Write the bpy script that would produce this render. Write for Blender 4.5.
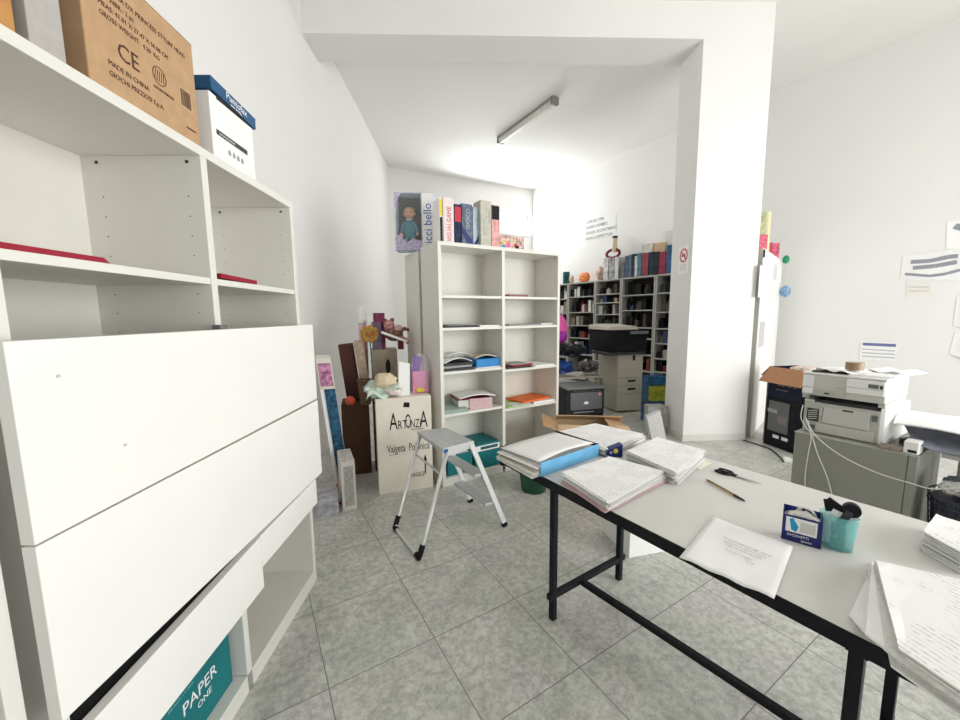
import bpy, bmesh, math, random
from mathutils import Vector, Matrix, Euler
R = math.radians
random.seed(7)
for o in list(bpy.data.objects): bpy.data.objects.remove(o)
SC = bpy.context.scene
COL = SC.collection

# ------------------------------------------------------------------ camera
CAMP = Vector((-0.165, -2.352, 1.447)); FPX = 379.5
RIGHT = Vector((0.856, -0.516, -0.011)).normalized()
DOWN = Vector((-0.069, -0.094, -0.993)); DOWN = (DOWN - RIGHT * DOWN.dot(RIGHT)).normalized()
FWD = RIGHT.cross(DOWN)
cd = bpy.data.cameras.new('camera'); cam = bpy.data.objects.new('camera', cd); COL.objects.link(cam)
cd.sensor_width = 36; cd.lens = FPX / 960 * 36; cd.clip_start = 0.02; cd.clip_end = 100
M = Matrix((RIGHT, -DOWN, -FWD)).transposed().to_4x4(); M.translation = CAMP
cam.matrix_world = M
SC.camera = cam

# ------------------------------------------------------------------ light, exposure
w = bpy.data.worlds.new('daylight'); SC.world = w; w.use_nodes = True
w.node_tree.nodes['Background'].inputs[0].default_value = (0.93, 0.97, 1.0, 1)
w.node_tree.nodes['Background'].inputs[1].default_value = 1.6
def area(name, loc, target, sx, sy, power, col=(1, 1, 1)):
    l = bpy.data.lights.new(name, 'AREA'); l.shape = 'RECTANGLE'; l.size = sx; l.size_y = sy
    l.energy = power; l.color = col
    o = bpy.data.objects.new(name, l); COL.objects.link(o); o.location = loc
    o.rotation_euler = (Vector(target) - Vector(loc)).to_track_quat('-Z', 'Y').to_euler()
    return o
area('shopfront_daylight', (4.0, -5.0, 1.65), (1.7, 0, 1.0), 3.2, 2.8, 300, (1.0, 0.99, 0.965))
area('rear_window_daylight', (4.95, 5.50, 3.7), (4.90, 3.50, 3.55), 2.1, 0.5, 110, (0.97, 0.99, 1.0))
SC.view_settings.view_transform = 'Standard'; SC.view_settings.look = 'None'
SC.view_settings.gamma = 1; SC.view_settings.use_curve_mapping = False
SC.view_settings.exposure = -0.28
SC.cycles.use_denoising = True
SC.cycles.diffuse_bounces = 8; SC.cycles.max_bounces = 14

# ------------------------------------------------------------------ materials
def nt(name):
    m = bpy.data.materials.new(name); m.use_nodes = True
    return m, m.node_tree, m.node_tree.nodes['Principled BSDF']
_cache = {}
def mat(name, col, rough=0.6, metal=0.0, bump=0.0, scale=40.0, var=0.06, alpha=1.0, trans=0.0, spec=None, emit=0):
    if spec is None: spec = 0.12 if max(col) < 0.12 else 0.35
    if name in _cache: return _cache[name]
    m, t, b = nt(name)
    b.inputs['Roughness'].default_value = rough; b.inputs['Metallic'].default_value = metal
    b.inputs['Specular IOR Level'].default_value = spec
    b.inputs['Transmission Weight'].default_value = trans; b.inputs['Alpha'].default_value = alpha
    tc = t.nodes.new('ShaderNodeTexCoord'); n = t.nodes.new('ShaderNodeTexNoise')
    n.inputs['Scale'].default_value = scale; n.inputs['Detail'].default_value = 4
    t.links.new(tc.outputs['Object'], n.inputs['Vector'])
    r = t.nodes.new('ShaderNodeValToRGB')
    c = Vector(col)
    r.color_ramp.elements[0].position = 0.3; r.color_ramp.elements[1].position = 0.7
    r.color_ramp.elements[0].color = (*(c * (1 - var)), 1); r.color_ramp.elements[1].color = (*[min(1, k * (1 + var)) for k in c], 1)
    t.links.new(n.outputs['Fac'], r.inputs['Fac']); t.links.new(r.outputs['Color'], b.inputs['Base Color'])
    if bump:
        bp = t.nodes.new('ShaderNodeBump'); bp.inputs['Strength'].default_value = bump; bp.inputs['Distance'].default_value = 0.004
        t.links.new(n.outputs['Fac'], bp.inputs['Height']); t.links.new(bp.outputs['Normal'], b.inputs['Normal'])
    if emit:
        b.inputs['Emission Color'].default_value = (*col, 1); b.inputs['Emission Strength'].default_value = emit
    _cache[name] = m
    return m
def ramp(t, src, p0, c0, p1, c1):
    r = t.nodes.new('ShaderNodeValToRGB'); e = r.color_ramp.elements
    e[0].position = p0; e[0].color = (*c0, 1); e[1].position = p1; e[1].color = (*c1, 1)
    t.links.new(src, r.inputs['Fac']); return r
def mix(t, fac, a, b, mode='MIX'):
    x = t.nodes.new('ShaderNodeMix'); x.data_type = 'RGBA'; x.blend_type = mode
    if isinstance(fac, (int, float)): x.inputs[0].default_value = fac
    else: t.links.new(fac, x.inputs[0])
    for i, k in ((6, a), (7, b)):
        if isinstance(k, tuple): x.inputs[i].default_value = (*k, 1)
        else: t.links.new(k, x.inputs[i])
    return x.outputs[2]
def noise(t, vec, scale, detail=4, rough=0.5, dist=0.0):
    n = t.nodes.new('ShaderNodeTexNoise'); n.inputs['Scale'].default_value = scale; n.inputs['Detail'].default_value = detail
    n.inputs['Roughness'].default_value = rough; n.inputs['Distortion'].default_value = dist
    t.links.new(vec, n.inputs['Vector']); return n.outputs['Fac']

def make_floor_mat():
    m, t, b = nt('grey stone tile')
    tc = t.nodes.new('ShaderNodeTexCoord').outputs['Object']
    sc = t.nodes.new('ShaderNodeVectorMath'); sc.operation = 'SCALE'; sc.inputs[3].default_value = 1 / 0.45
    t.links.new(tc, sc.inputs[0])
    sep = t.nodes.new('ShaderNodeSeparateXYZ'); t.links.new(sc.outputs[0], sep.inputs[0])
    fl = t.nodes.new('ShaderNodeVectorMath'); fl.operation = 'FLOOR'; t.links.new(sc.outputs[0], fl.inputs[0])
    wn = t.nodes.new('ShaderNodeTexWhiteNoise'); wn.noise_dimensions = '3D'; t.links.new(fl.outputs[0], wn.inputs['Vector'])
    # per-tile shifted marble pattern
    sh = t.nodes.new('ShaderNodeVectorMath'); sh.operation = 'SCALE'; sh.inputs[3].default_value = 7
    t.links.new(wn.outputs['Color'], sh.inputs[0])
    ad = t.nodes.new('ShaderNodeVectorMath'); ad.operation = 'ADD'
    t.links.new(tc, ad.inputs[0]); t.links.new(sh.outputs[0], ad.inputs[1])
    n1 = noise(t, ad.outputs[0], 5, 8, 0.62, 0.6); n2 = noise(t, ad.outputs[0], 34, 9, 0.75, 0.25); n3 = noise(t, ad.outputs[0], 1.7, 3)
    base = ramp(t, n1, 0.36, (0.42, 0.43, 0.405), 0.64, (0.66, 0.66, 0.635)).outputs[0]
    warm = ramp(t, n3, 0.42, (0.50, 0.52, 0.475), 0.62, (0.56, 0.525, 0.525)).outputs[0]
    c = mix(t, 0.5, base, warm)
    vein = ramp(t, n2, 0.40, (0.68, 0.68, 0.67), 0.59, (1.14, 1.14, 1.12)).outputs[0]
    c = mix(t, 0.85, c, vein, 'MULTIPLY')
    def edge(o):
        f = t.nodes.new('ShaderNodeMath'); f.operation = 'PINGPONG'; f.inputs[1].default_value = 0.5; t.links.new(o, f.inputs[0])
        l = t.nodes.new('ShaderNodeMath'); l.operation = 'LESS_THAN'; l.inputs[1].default_value = 0.0042; t.links.new(f.outputs[0], l.inputs[0])
        return l.outputs[0]
    mx = t.nodes.new('ShaderNodeMath'); mx.operation = 'MAXIMUM'
    t.links.new(edge(sep.outputs[0]), mx.inputs[0]); t.links.new(edge(sep.outputs[1]), mx.inputs[1])
    c = mix(t, mx.outputs[0], c, (0.17, 0.16, 0.15))
    t.links.new(c, b.inputs['Base Color'])
    rr = ramp(t, n2, 0.3, (0.3,) * 3, 0.7, (0.42,) * 3).outputs[0]
    t.links.new(rr, b.inputs['Roughness'])
    bp = t.nodes.new('ShaderNodeBump'); bp.inputs['Strength'].default_value = 0.4; bp.inputs['Distance'].default_value = 0.002; bp.invert = True
    t.links.new(mx.outputs[0], bp.inputs['Height']); t.links.new(bp.outputs['Normal'], b.inputs['Normal'])
    return m
def make_wall_mat(name, col, smudge=0.5):
    m, t, b = nt(name)
    tc = t.nodes.new('ShaderNodeTexCoord').outputs['Object']
    n1 = noise(t, tc, 1.1, 3); n2 = noise(t, tc, 60, 3); n3 = noise(t, tc, 5, 6, 0.6)
    c = ramp(t, n1, 0.3, tuple(k * 0.97 for k in col), 0.7, col).outputs[0]
    s = ramp(t, n3, 0.66, (1, 1, 1), 0.80, (0.93, 0.92, 0.90)).outputs[0]
    c = mix(t, smudge, c, s, 'MULTIPLY')
    t.links.new(c, b.inputs['Base Color']); b.inputs['Roughness'].default_value = 0.85; b.inputs['Specular IOR Level'].default_value = 0.2
    bp = t.nodes.new('ShaderNodeBump'); bp.inputs['Strength'].default_value = 0.12; bp.inputs['Distance'].default_value = 0.003
    t.links.new(n2, bp.inputs['Height']); t.links.new(bp.outputs['Normal'], b.inputs['Normal'])
    return m
def make_printed(name, paper, ink, pitch, density=0.5, cut=(-9, 9)):
    """paper with rows of tiny print running along local x"""
    m, t, b = nt(name)
    tc = t.nodes.new('ShaderNodeTexCoord').outputs['Object']
    sep = t.nodes.new('ShaderNodeSeparateXYZ'); t.links.new(tc, sep.inputs[0])
    pp = t.nodes.new('ShaderNodeMath'); pp.operation = 'PINGPONG'; pp.inputs[1].default_value = pitch / 2; t.links.new(sep.outputs[1], pp.inputs[0])
    ls = t.nodes.new('ShaderNodeMath'); ls.operation = 'LESS_THAN'; ls.inputs[1].default_value = pitch * 0.16; t.links.new(pp.outputs[0], ls.inputs[0])
    mp = t.nodes.new('ShaderNodeMapping'); mp.inputs['Scale'].default_value = (1, 1.0 / pitch / 14, 0); t.links.new(tc, mp.inputs[0])
    wd = noise(t, mp.outputs[0], 90, 2); blk = noise(t, tc, 14, 1)
    a = ramp(t, wd, 0.47, (0, 0, 0), 0.52, (1, 1, 1)).outputs[0]
    bk = ramp(t, blk, 1 - density - 0.04, (0, 0, 0), 1 - density + 0.04, (1, 1, 1)).outputs[0]
    f = mix(t, 1.0, a, bk, 'MULTIPLY'); f = mix(t, 1.0, f, ls.outputs[0], 'MULTIPLY')
    g = t.nodes.new('ShaderNodeNewGeometry'); sg = t.nodes.new('ShaderNodeSeparateXYZ'); t.links.new(g.outputs['Normal'], sg.inputs[0])
    c = mix(t, f, paper, ink)
    t.links.new(c, b.inputs['Base Color']); b.inputs['Roughness'].default_value = 0.75
    return m
W_WALL = make_wall_mat('white painted plaster', (0.795, 0.788, 0.772), 0.7)
W_CEIL = make_wall_mat('ceiling paint', (0.82, 0.81, 0.79), 0.2)
FLOORM = make_floor_mat()
LAM = mat('white laminate', (0.72, 0.71, 0.665), 0.42, var=0.012, scale=8)
LAMI = mat('cream laminate back', (0.70, 0.69, 0.63), 0.55, var=0.015, scale=6)
DOORM = mat('white flap board', (0.83, 0.825, 0.80), 0.38, var=0.01, scale=5)
BLACK = mat('black metal', (0.012, 0.013, 0.016), 0.45, 0.0, var=0.2)
HOLE = mat('dark drilled hole', (0.06, 0.05, 0.04), 0.8)
TOPM = mat('grey laminate tabletop', (0.62, 0.61, 0.585), 0.38, var=0.035, scale=5)
ALU = mat('brushed aluminium', (0.70, 0.71, 0.71), 0.38, 0.55, bump=0.05, scale=120)
ALUP = mat('ribbed aluminium tread', (0.62, 0.65, 0.66), 0.4, 0.5, scale=90)
RUB = mat('black rubber', (0.015, 0.015, 0.015), 0.7)
CARD = mat('brown cardboard', (0.47, 0.30, 0.165), 0.85, bump=0.15, scale=25, var=0.08)
CARDL = mat('light cardboard', (0.60, 0.43, 0.26), 0.85, bump=0.1, scale=25)
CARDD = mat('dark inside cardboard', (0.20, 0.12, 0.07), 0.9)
CREAM = mat('cream carton', (0.78, 0.735, 0.63), 0.7, var=0.04, scale=9)
INK = mat('black ink', (0.02, 0.02, 0.022), 0.6)
INKB = mat('brown ink', (0.09, 0.045, 0.035), 0.7)
PAPER = mat('white paper', (0.86, 0.86, 0.855), 0.75, var=0.015)
PAPERG = mat('paper edges', (0.66, 0.655, 0.64), 0.8, var=0.12, scale=150)
PRINT = make_printed('printed paper', (0.86, 0.86, 0.855), (0.50, 0.50, 0.52), 0.017, 0.5)
PRINTF = make_printed('faint printed paper', (0.86, 0.855, 0.84), (0.52, 0.52, 0.53), 0.015, 0.45)
PINK = mat('pale pink folder', (0.62, 0.43, 0.45), 0.7)
MAROON = mat('maroon folder', (0.16, 0.015, 0.03), 0.55)
REDF = mat('dark red folder', (0.30, 0.01, 0.03), 0.5)
TEAL = mat('teal carton', (0.004, 0.16, 0.175), 0.5, var=0.12, scale=6)
TEALD = mat('dark teal carton side', (0.005, 0.075, 0.09), 0.55)
WHT = mat('plain white card', (0.84, 0.84, 0.83), 0.6, var=0.01)
WHITEINK = mat('white ink', (0.85, 0.87, 0.88), 0.6)
BLUE = mat('blue carton lid', (0.012, 0.085, 0.20), 0.5)
NAVY = mat('navy blue carton', (0.010, 0.018, 0.14), 0.45)
CYAN = mat('cyan print', (0.01, 0.30, 0.55), 0.5)
SKYB = mat('sky blue folder', (0.16, 0.45, 0.72), 0.5, var=0.1, scale=12)
BLUF = mat('bright blue folder', (0.02, 0.22, 0.55), 0.5)
GREYP = mat('grey beige printer plastic', (0.46, 0.46, 0.42), 0.5, var=0.02)
GREYL = mat('light grey plastic', (0.55, 0.55, 0.515), 0.5, var=0.02)
DKG = mat('dark grey plastic', (0.05, 0.052, 0.055), 0.5)
MIDG = mat('mid grey plastic', (0.14, 0.145, 0.15), 0.55)
CABG = mat('olive grey metal cabinet', (0.27, 0.275, 0.24), 0.5, var=0.02)
BEIGE = mat('beige copier plastic', (0.47, 0.44, 0.36), 0.55, var=0.03)
WHITEP = mat('white plastic', (0.83, 0.83, 0.82), 0.45, var=0.01)
ORANGE = mat('orange folder', (0.75, 0.16, 0.03), 0.6)
LIME = mat('pale green folder', (0.45, 0.62, 0.24), 0.6)
SAGE = mat('sage green folder', (0.30, 0.40, 0.35), 0.6)
GREENB = mat('green plastic', (0.03, 0.13, 0.08), 0.5)
PINKT = mat('hot pink toy', (0.75, 0.10, 0.38), 0.5, var=0.25, scale=60)
PURP = mat('purple foil', (0.16, 0.03, 0.38), 0.4, var=0.2)
SKIN = mat('doll skin', (0.75, 0.42, 0.28), 0.5)
HAIR = mat('doll hair', (0.55, 0.33, 0.16), 0.7)
DTEAL = mat('teal doll dress', (0.05, 0.27, 0.34), 0.7)
REDI = mat('red ink', (0.55, 0.02, 0.05), 0.5)
BLUI = mat('blue ink', (0.01, 0.10, 0.42), 0.5)
YEL = mat('yellow', (0.72, 0.60, 0.05), 0.5)
GOLD = mat('gold paper', (0.36, 0.19, 0.03), 0.45, 0.2)
STRAW = mat('straw beige', (0.62, 0.52, 0.36), 0.8, var=0.15, scale=50)
MINT = mat('pale mint cloth', (0.60, 0.72, 0.64), 0.8, var=0.08)
FILM = mat('clear film', (0.9, 0.9, 0.92), 0.15, alpha=0.07, spec=0.5)
FILMD = mat('dark glossy film', (0.02, 0.02, 0.025), 0.15, var=0.6, scale=18, bump=0.8)
TINT = mat('teal tinted plastic', (0.22, 0.62, 0.60), 0.15, alpha=0.42, var=0.02)

# ------------------------------------------------------------------ builders
class MB:
    def __init__(s): s.bm = bmesh.new(); s.mi = 0
    def m(s, i): s.mi = i; return s
    def _f(s, vs):
        try: f = s.bm.faces.new(vs)
        except ValueError: return None
        f.material_index = s.mi; return f
    def hexa(s, P):
        v = [s.bm.verts.new(p) for p in P]
        for q in ((3, 2, 1, 0), (4, 5, 6, 7), (0, 1, 5, 4), (1, 2, 6, 5), (2, 3, 7, 6), (3, 0, 4, 7)): s._f([v[k] for k in q])
        return s
    def box(s, x0, x1, y0, y1, z0, z1, T=None):
        P = [Vector(p) for p in ((x0, y0, z0), (x1, y0, z0), (x1, y1, z0), (x0, y1, z0), (x0, y0, z1), (x1, y0, z1), (x1, y1, z1), (x0, y1, z1))]
        if T is not None: P = [T @ p for p in P]
        return s.hexa(P)
    def quad(s, *P): s._f([s.bm.verts.new(p) for p in P]); return s
    def prism(s, poly, z0, z1, T=None):
        T = T or Matrix()
        a = [s.bm.verts.new(T @ Vector((p[0], p[1], z0))) for p in poly]; b = [s.bm.verts.new(T @ Vector((p[0], p[1], z1))) for p in poly]
        s._f(a[::-1]); s._f(b); n = len(poly)
        for i in range(n): s._f([a[i], a[(i + 1) % n], b[(i + 1) % n], b[i]])
        return s
    def tube(s, pts, r, n=10, r2=None, flat=None):
        pts = [Vector(p) for p in pts]; rings = []; L = len(pts); up = None
        for i, p in enumerate(pts):
            d = (pts[min(i + 1, L - 1)] - pts[max(i - 1, 0)]).normalized()
            if up is None:
                up = Vector((0, 0, 1)) if abs(d.z) < 0.9 else Vector((1, 0, 0))
            a = d.cross(up)
            if a.length < 1e-4: a = d.orthogonal()
            a.normalize(); b = a.cross(d).normalized(); up = b
            rr = r if r2 is None else r + (r2 - r) * i / max(1, L - 1)
            fl = flat or 1.0
            rings.append([s.bm.verts.new(p + a * math.cos(k * 2 * math.pi / n) * rr + b * math.sin(k * 2 * math.pi / n) * rr * fl) for k in range(n)])
        for i in range(L - 1):
            for k in range(n): s._f([rings[i][k], rings[i][(k + 1) % n], rings[i + 1][(k + 1) % n], rings[i + 1][k]])
        s._f(rings[0]); s._f(rings[-1][::-1]); return s
    def bar(s, p0, p1, w, h, up=(0, 0, 1)):
        p0 = Vector(p0); p1 = Vector(p1); d = (p1 - p0).normalized(); up = Vector(up)
        a = d.cross(up).normalized() * w / 2; b = a.cross(d).normalized() * h / 2
        return s.hexa([p0 - a - b, p0 + a - b, p1 + a - b, p1 - a - b, p0 - a + b, p0 + a + b, p1 + a + b, p1 - a + b])
    def lathe(s, prof, n=24, c=(0, 0, 0), T=None, sy=1.0):
        c = Vector(c); rings = []
        for r, z in prof:
            ring = []
            for k in range(n):
                p = c + Vector((r * math.cos(2 * math.pi * k / n), r * sy * math.sin(2 * math.pi * k / n), z))
                ring.append(s.bm.verts.new(T @ p if T else p))
            rings.append(ring)
        for i in range(len(rings) - 1):
            for k in range(n): s._f([rings[i][k], rings[i][(k + 1) % n], rings[i + 1][(k + 1) % n], rings[i + 1][k]])
        s._f(rings[0][::-1]); s._f(rings[-1]); return s
    def ball(s, c, r, sc=(1, 1, 1), n=14, wob=0.0, seed=0):
        rnd = random.Random(seed); c = Vector(c); k0 = len(s.bm.verts)
        res = bmesh.ops.create_icosphere(s.bm, subdivisions=3 if wob else 2, radius=r)
        for v in res['verts']:
            f = 1 + (rnd.uniform(-wob, wob) if wob else 0)
            v.co = Vector((v.co.x * sc[0] * f, v.co.y * sc[1] * f, v.co.z * sc[2] * f)) + c
            for fc in v.link_faces: fc.material_index = s.mi
        return s
    def sheet(s, c00, c10, c11, c01, nx=10, ny=10, fn=None, th=0.0006):
        """thin curved sheet through four corners; fn(u, v) -> extra Vector; has real thickness"""
        c00, c10, c11, c01 = map(Vector, (c00, c10, c11, c01)); G = []
        for j in range(ny + 1):
            row = []
            for i in range(nx + 1):
                u_, v_ = i / nx, j / ny
                p = c00 * (1 - u_) * (1 - v_) + c10 * u_ * (1 - v_) + c11 * u_ * v_ + c01 * (1 - u_) * v_
                if fn: p = p + fn(u_, v_)
                row.append(p)
            G.append(row)
        top = [[s.bm.verts.new(p + Vector((0, 0, th))) for p in r] for r in G]; bot = [[s.bm.verts.new(p) for p in r] for r in G]
        for j in range(ny):
            for i in range(nx):
                s._f([top[j][i], top[j][i + 1], top[j + 1][i + 1], top[j + 1][i]]); s._f([bot[j + 1][i], bot[j + 1][i + 1], bot[j][i + 1], bot[j][i]])
        edge = [(0, i) for i in range(nx)] + [(j, nx) for j in range(ny)] + [(ny, i) for i in range(nx, 0, -1)] + [(j, 0) for j in range(ny, 0, -1)]
        for k in range(len(edge)):
            a, b = edge[k], edge[(k + 1) % len(edge)]
            s._f([bot[a[0]][a[1]], bot[b[0]][b[1]], top[b[0]][b[1]], top[a[0]][a[1]]])
        return s
    def build(s, name, mats, parent=None, bevel=0.0, smooth=False, loc=None, rot=None):
        me = bpy.data.meshes.new(name); bmesh.ops.recalc_face_normals(s.bm, faces=s.bm.faces[:]); s.bm.to_mesh(me); s.bm.free()
        for mm in (mats if isinstance(mats, (list, tuple)) else [mats]): me.materials.append(mm)
        if smooth:
            for p in me.polygons: p.use_smooth = True
        o = bpy.data.objects.new(name, me); COL.objects.link(o)
        if parent: o.parent = parent
        if loc: o.location = loc
        if rot: o.rotation_euler = rot
        if bevel:
            b = o.modifiers.new('edge', 'BEVEL'); b.width = bevel; b.segments = 2; b.limit_method = 'ANGLE'; b.angle_limit = R(40)
        return o
def tag(o, label, cat, group=None, kind=None):
    if label: o['label'] = label
    if cat: o['category'] = cat
    if group: o['group'] = group
    if kind: o['kind'] = kind
    return o
def thing(name, label, cat, loc=(0, 0, 0), rz=0.0, group=None):
    o = bpy.data.objects.new(name, None); COL.objects.link(o); o.location = loc; o.rotation_euler = (0, 0, rz)
    o.empty_display_size = 0.1
    return tag(o, label, cat, group)
def struct(o): o['kind'] = 'structure'; return o
def bx(name, m, parent, x0, x1, y0, y1, z0, z1, bevel=0.0, T=None): return MB().box(x0, x1, y0, y1, z0, z1, T).build(name, m, parent, bevel)
def solo(name, label, cat, mb, m, loc=(0, 0, 0), rz=0.0, group=None, bevel=0.0, smooth=False):
    o = mb.build(name, m, None, bevel, smooth, loc, (0, 0, rz)); return tag(o, label, cat, group)
def text(body, size, m, parent, loc, rot=(R(90), 0, 0), name='lettering', align='LEFT', sx=1.0, ext=0.0004):
    c = bpy.data.curves.new('lettering', 'FONT'); c.body = body; c.size = size; c.extrude = ext; c.align_x = align
    c.resolution_u = 2
    o = bpy.data.objects.new('lettering', c); COL.objects.link(o)
    dg = bpy.context.evaluated_depsgraph_get(); dg.update()
    me = bpy.data.meshes.new_from_object(o.evaluated_get(dg)); bpy.data.objects.remove(o)
    me.materials.clear(); me.materials.append(m)
    n = bpy.data.objects.new(name, me); COL.objects.link(n); n.parent = parent; n.location = loc; n.rotation_euler = rot; n.scale = (sx, 1, 1)
    return n
# a ray through a point of the photograph, met with a real plane
def ray(x, y): return RIGHT * ((x - 480) / FPX) + DOWN * ((y - 360) / FPX) + FWD
def Z(x, y, z=0.0):
    d = ray(x, y); return CAMP + d * ((z - CAMP.z) / d.z)
class Frame:
    def __init__(s, ox, oy, rz):
        s.o = Vector((ox, oy, 0)); s.rz = rz; s.x = Vector((math.cos(rz), math.sin(rz), 0)); s.y = Vector((-s.x.y, s.x.x, 0))
    def px(s, x, y, d=0.0):
        r = ray(x, y); p = s.o + s.y * d; h = CAMP + r * ((p - CAMP).dot(s.y) / r.dot(s.y)) - s.o
        return h.dot(s.x), h.z
    def w(s, x, y=0.0, z=0.0): return s.o + s.x * x + s.y * y + Vector((0, 0, z))
    def loc(s, p): q = Vector(p) - s.o; return Vector((q.dot(s.x), q.dot(s.y), p[2]))

FB = Frame(0.054, -0.20, R(59.6))                 # left wall cabinets
FS = Frame(1.14, 0.45, 0.0)                     # free standing bookcase front
RW0 = Vector((6.10, 5.454, 0)); RWD = Vector((6.535 - 6.10, -1.207 - 5.454, 0)).normalized()
FR = Frame(RW0.x, RW0.y, math.atan2(RWD.y, RWD.x))   # right wall, x runs towards the street
U = Vector((.485, .875, 0)).normalized(); V = Vector((U.y, -U.x, 0))
PA = Vector((3.966, 0.054, 0))                  # pillar corner
FP = Frame(PA.x, PA.y, math.atan2(-U.y, -U.x))  # pillar side face
FG = Frame(2.965, -1.30, R(-90))                # grey metal cabinet front
HC = 4.55

# ------------------------------------------------------------------ room
YF = -5.2
LW0 = Vector((0.474 - 0.02, 1.99, 0)); LWD = Vector((math.sin(R(28.8)), math.cos(R(28.8)), 0))
BK0 = Vector((2.50, 5.77, 0)); tt = (BK0.y - LW0.y) / LWD.y; LB = LW0 + LWD * tt
BKC = RW0.copy()
BD = (BKC - BK0).normalized()
LB = LW0 + LWD * (((BK0 - LW0).cross(BD)).z / (LWD.cross(BD)).z)
LF = LW0 + LWD * ((YF - LW0.y) / LWD.y); RF = RW0 + RWD * ((YF - RW0.y) / RWD.y)
struct(MB().prism([(LF.x - .5, YF - 2.5), (RF.x + .5, YF - 2.5), (RF.x + .5, 6.2), (LF.x - .5, 6.2)], -0.12, 0).build('floor', FLOORM))
struct(MB().prism([(LF.x - .3, YF - .3), (RF.x + .3, YF - .3), (RF.x + .3, 6.2), (LB.x - 1, 6.2)], HC, HC + .15).build('ceiling', W_CEIL))
def wall(name, a, b, out, m=W_WALL, z1=HC, th=0.2):
    a = Vector(a); b = Vector(b); o = Vector(out) * th
    P = [a, b, b + o, a + o]
    return struct(MB().hexa([p.xyz for p in P] + [p + Vector((0, 0, z1)) for p in P]).build(name, m))
wall('wall_left', LF, LB + LWD * .2, (-LWD.y, LWD.x, 0))
wall('wall_right', RW0 - RWD * .2, RF, (-RWD.y, RWD.x, 0))
# back wall with its high strip window
FK = Frame(LB.x, LB.y, math.atan2(BD.y, BD.x)); LK = (BKC - LB).length
wx0, _ = FK.px(454, 203); wx1, wz1 = FK.px(533.0, 213.5); _, wz0 = FK.px(533.0, 237.5); wx1 = min(wx1, LK - .03); wx0 = wx1 - 2.15
kb = MB(); kb.box(0, wx0, 0, .2, 0, HC).box(wx1, LK, 0, .2, 0, HC).box(wx0, wx1, 0, .2, 0, wz0).box(wx0, wx1, 0, .2, wz1, HC)
struct(kb.build('wall_back', W_WALL, loc=LB, rot=(0, 0, FK.rz)))
wf = MB(); f_ = .045
wf.box(wx0, wx1, -.03, .05, wz0, wz0 + f_).box(wx0, wx1, -.03, .05, wz1 - f_, wz1).box(wx0, wx0 + f_, -.03, .05, wz0, wz1).box(wx1 - f_, wx1, -.03, .05, wz0, wz1)
wf.box((wx0 + wx1) / 2 - .02, (wx0 + wx1) / 2 + .02, -.02, .05, wz0, wz1)
wo = struct(wf.build('window_1', WHITEP, loc=LB, rot=(0, 0, FK.rz)))
struct(MB().box(wx0, wx1, .06, .07, wz0, wz1).build('window_pane', mat('frosted pane', (0.93, 0.94, 0.95), 0.3, alpha=0.12), wo))
# street front with its glazed openings
fr = MB(); X0, X1 = LF.x, RF.x
fr.box(X0, -0.3, YF - .25, YF, 0, HC).box(5.6, X1, YF - .25, YF, 0, HC).box(-0.3, 5.6, YF - .25, YF, 3.3, HC).box(-0.3, 5.6, YF - .25, YF, 0, 0.12)
struct(fr.build('wall_front', W_WALL))
ff = MB()
for x in (-0.3, 1.6, 3.55, 5.54): ff.box(x, x + .06, YF - .12, YF - .06, .12, 3.3)
ff.box(-.3, 5.6, YF - .12, YF - .06, .12, .18).box(-.3, 5.6, YF - .12, YF - .06, 3.24, 3.3).box(-.3, 5.6, YF - .12, YF - .06, 2.3, 2.36)
struct(ff.build('window_2', mat('grey window frame', (.35, .35, .36), .4)))
# pillar and the beam that runs from it to the left wall
PW, PD = .728, .42
HB = 4.205
struct(MB().prism([PA, PA + V * PW, PA + V * PW + U * PD, PA + U * PD], 0, HC).build('pillar', W_WALL))
sb = ((PA - LW0).cross(LWD)).z / (V.cross(LWD)).z
BE = PA - V * sb
BE2 = BE + LWD * (PD / LWD.dot(U))
struct(MB().prism([BE, PA, PA + U * PD, BE2], HB, HC).build('beam', W_WALL))
# grey skirting round the pillar foot
struct(MB().prism([PA - V * .006 - U * .006, PA + V * PW - U * .006, PA + V * PW + U * PD, PA - V * .006 + U * PD], 0.0, 0.075).build('baseboard_pillar', mat('off white skirting', (.66, .65, .62), .6)))

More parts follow.
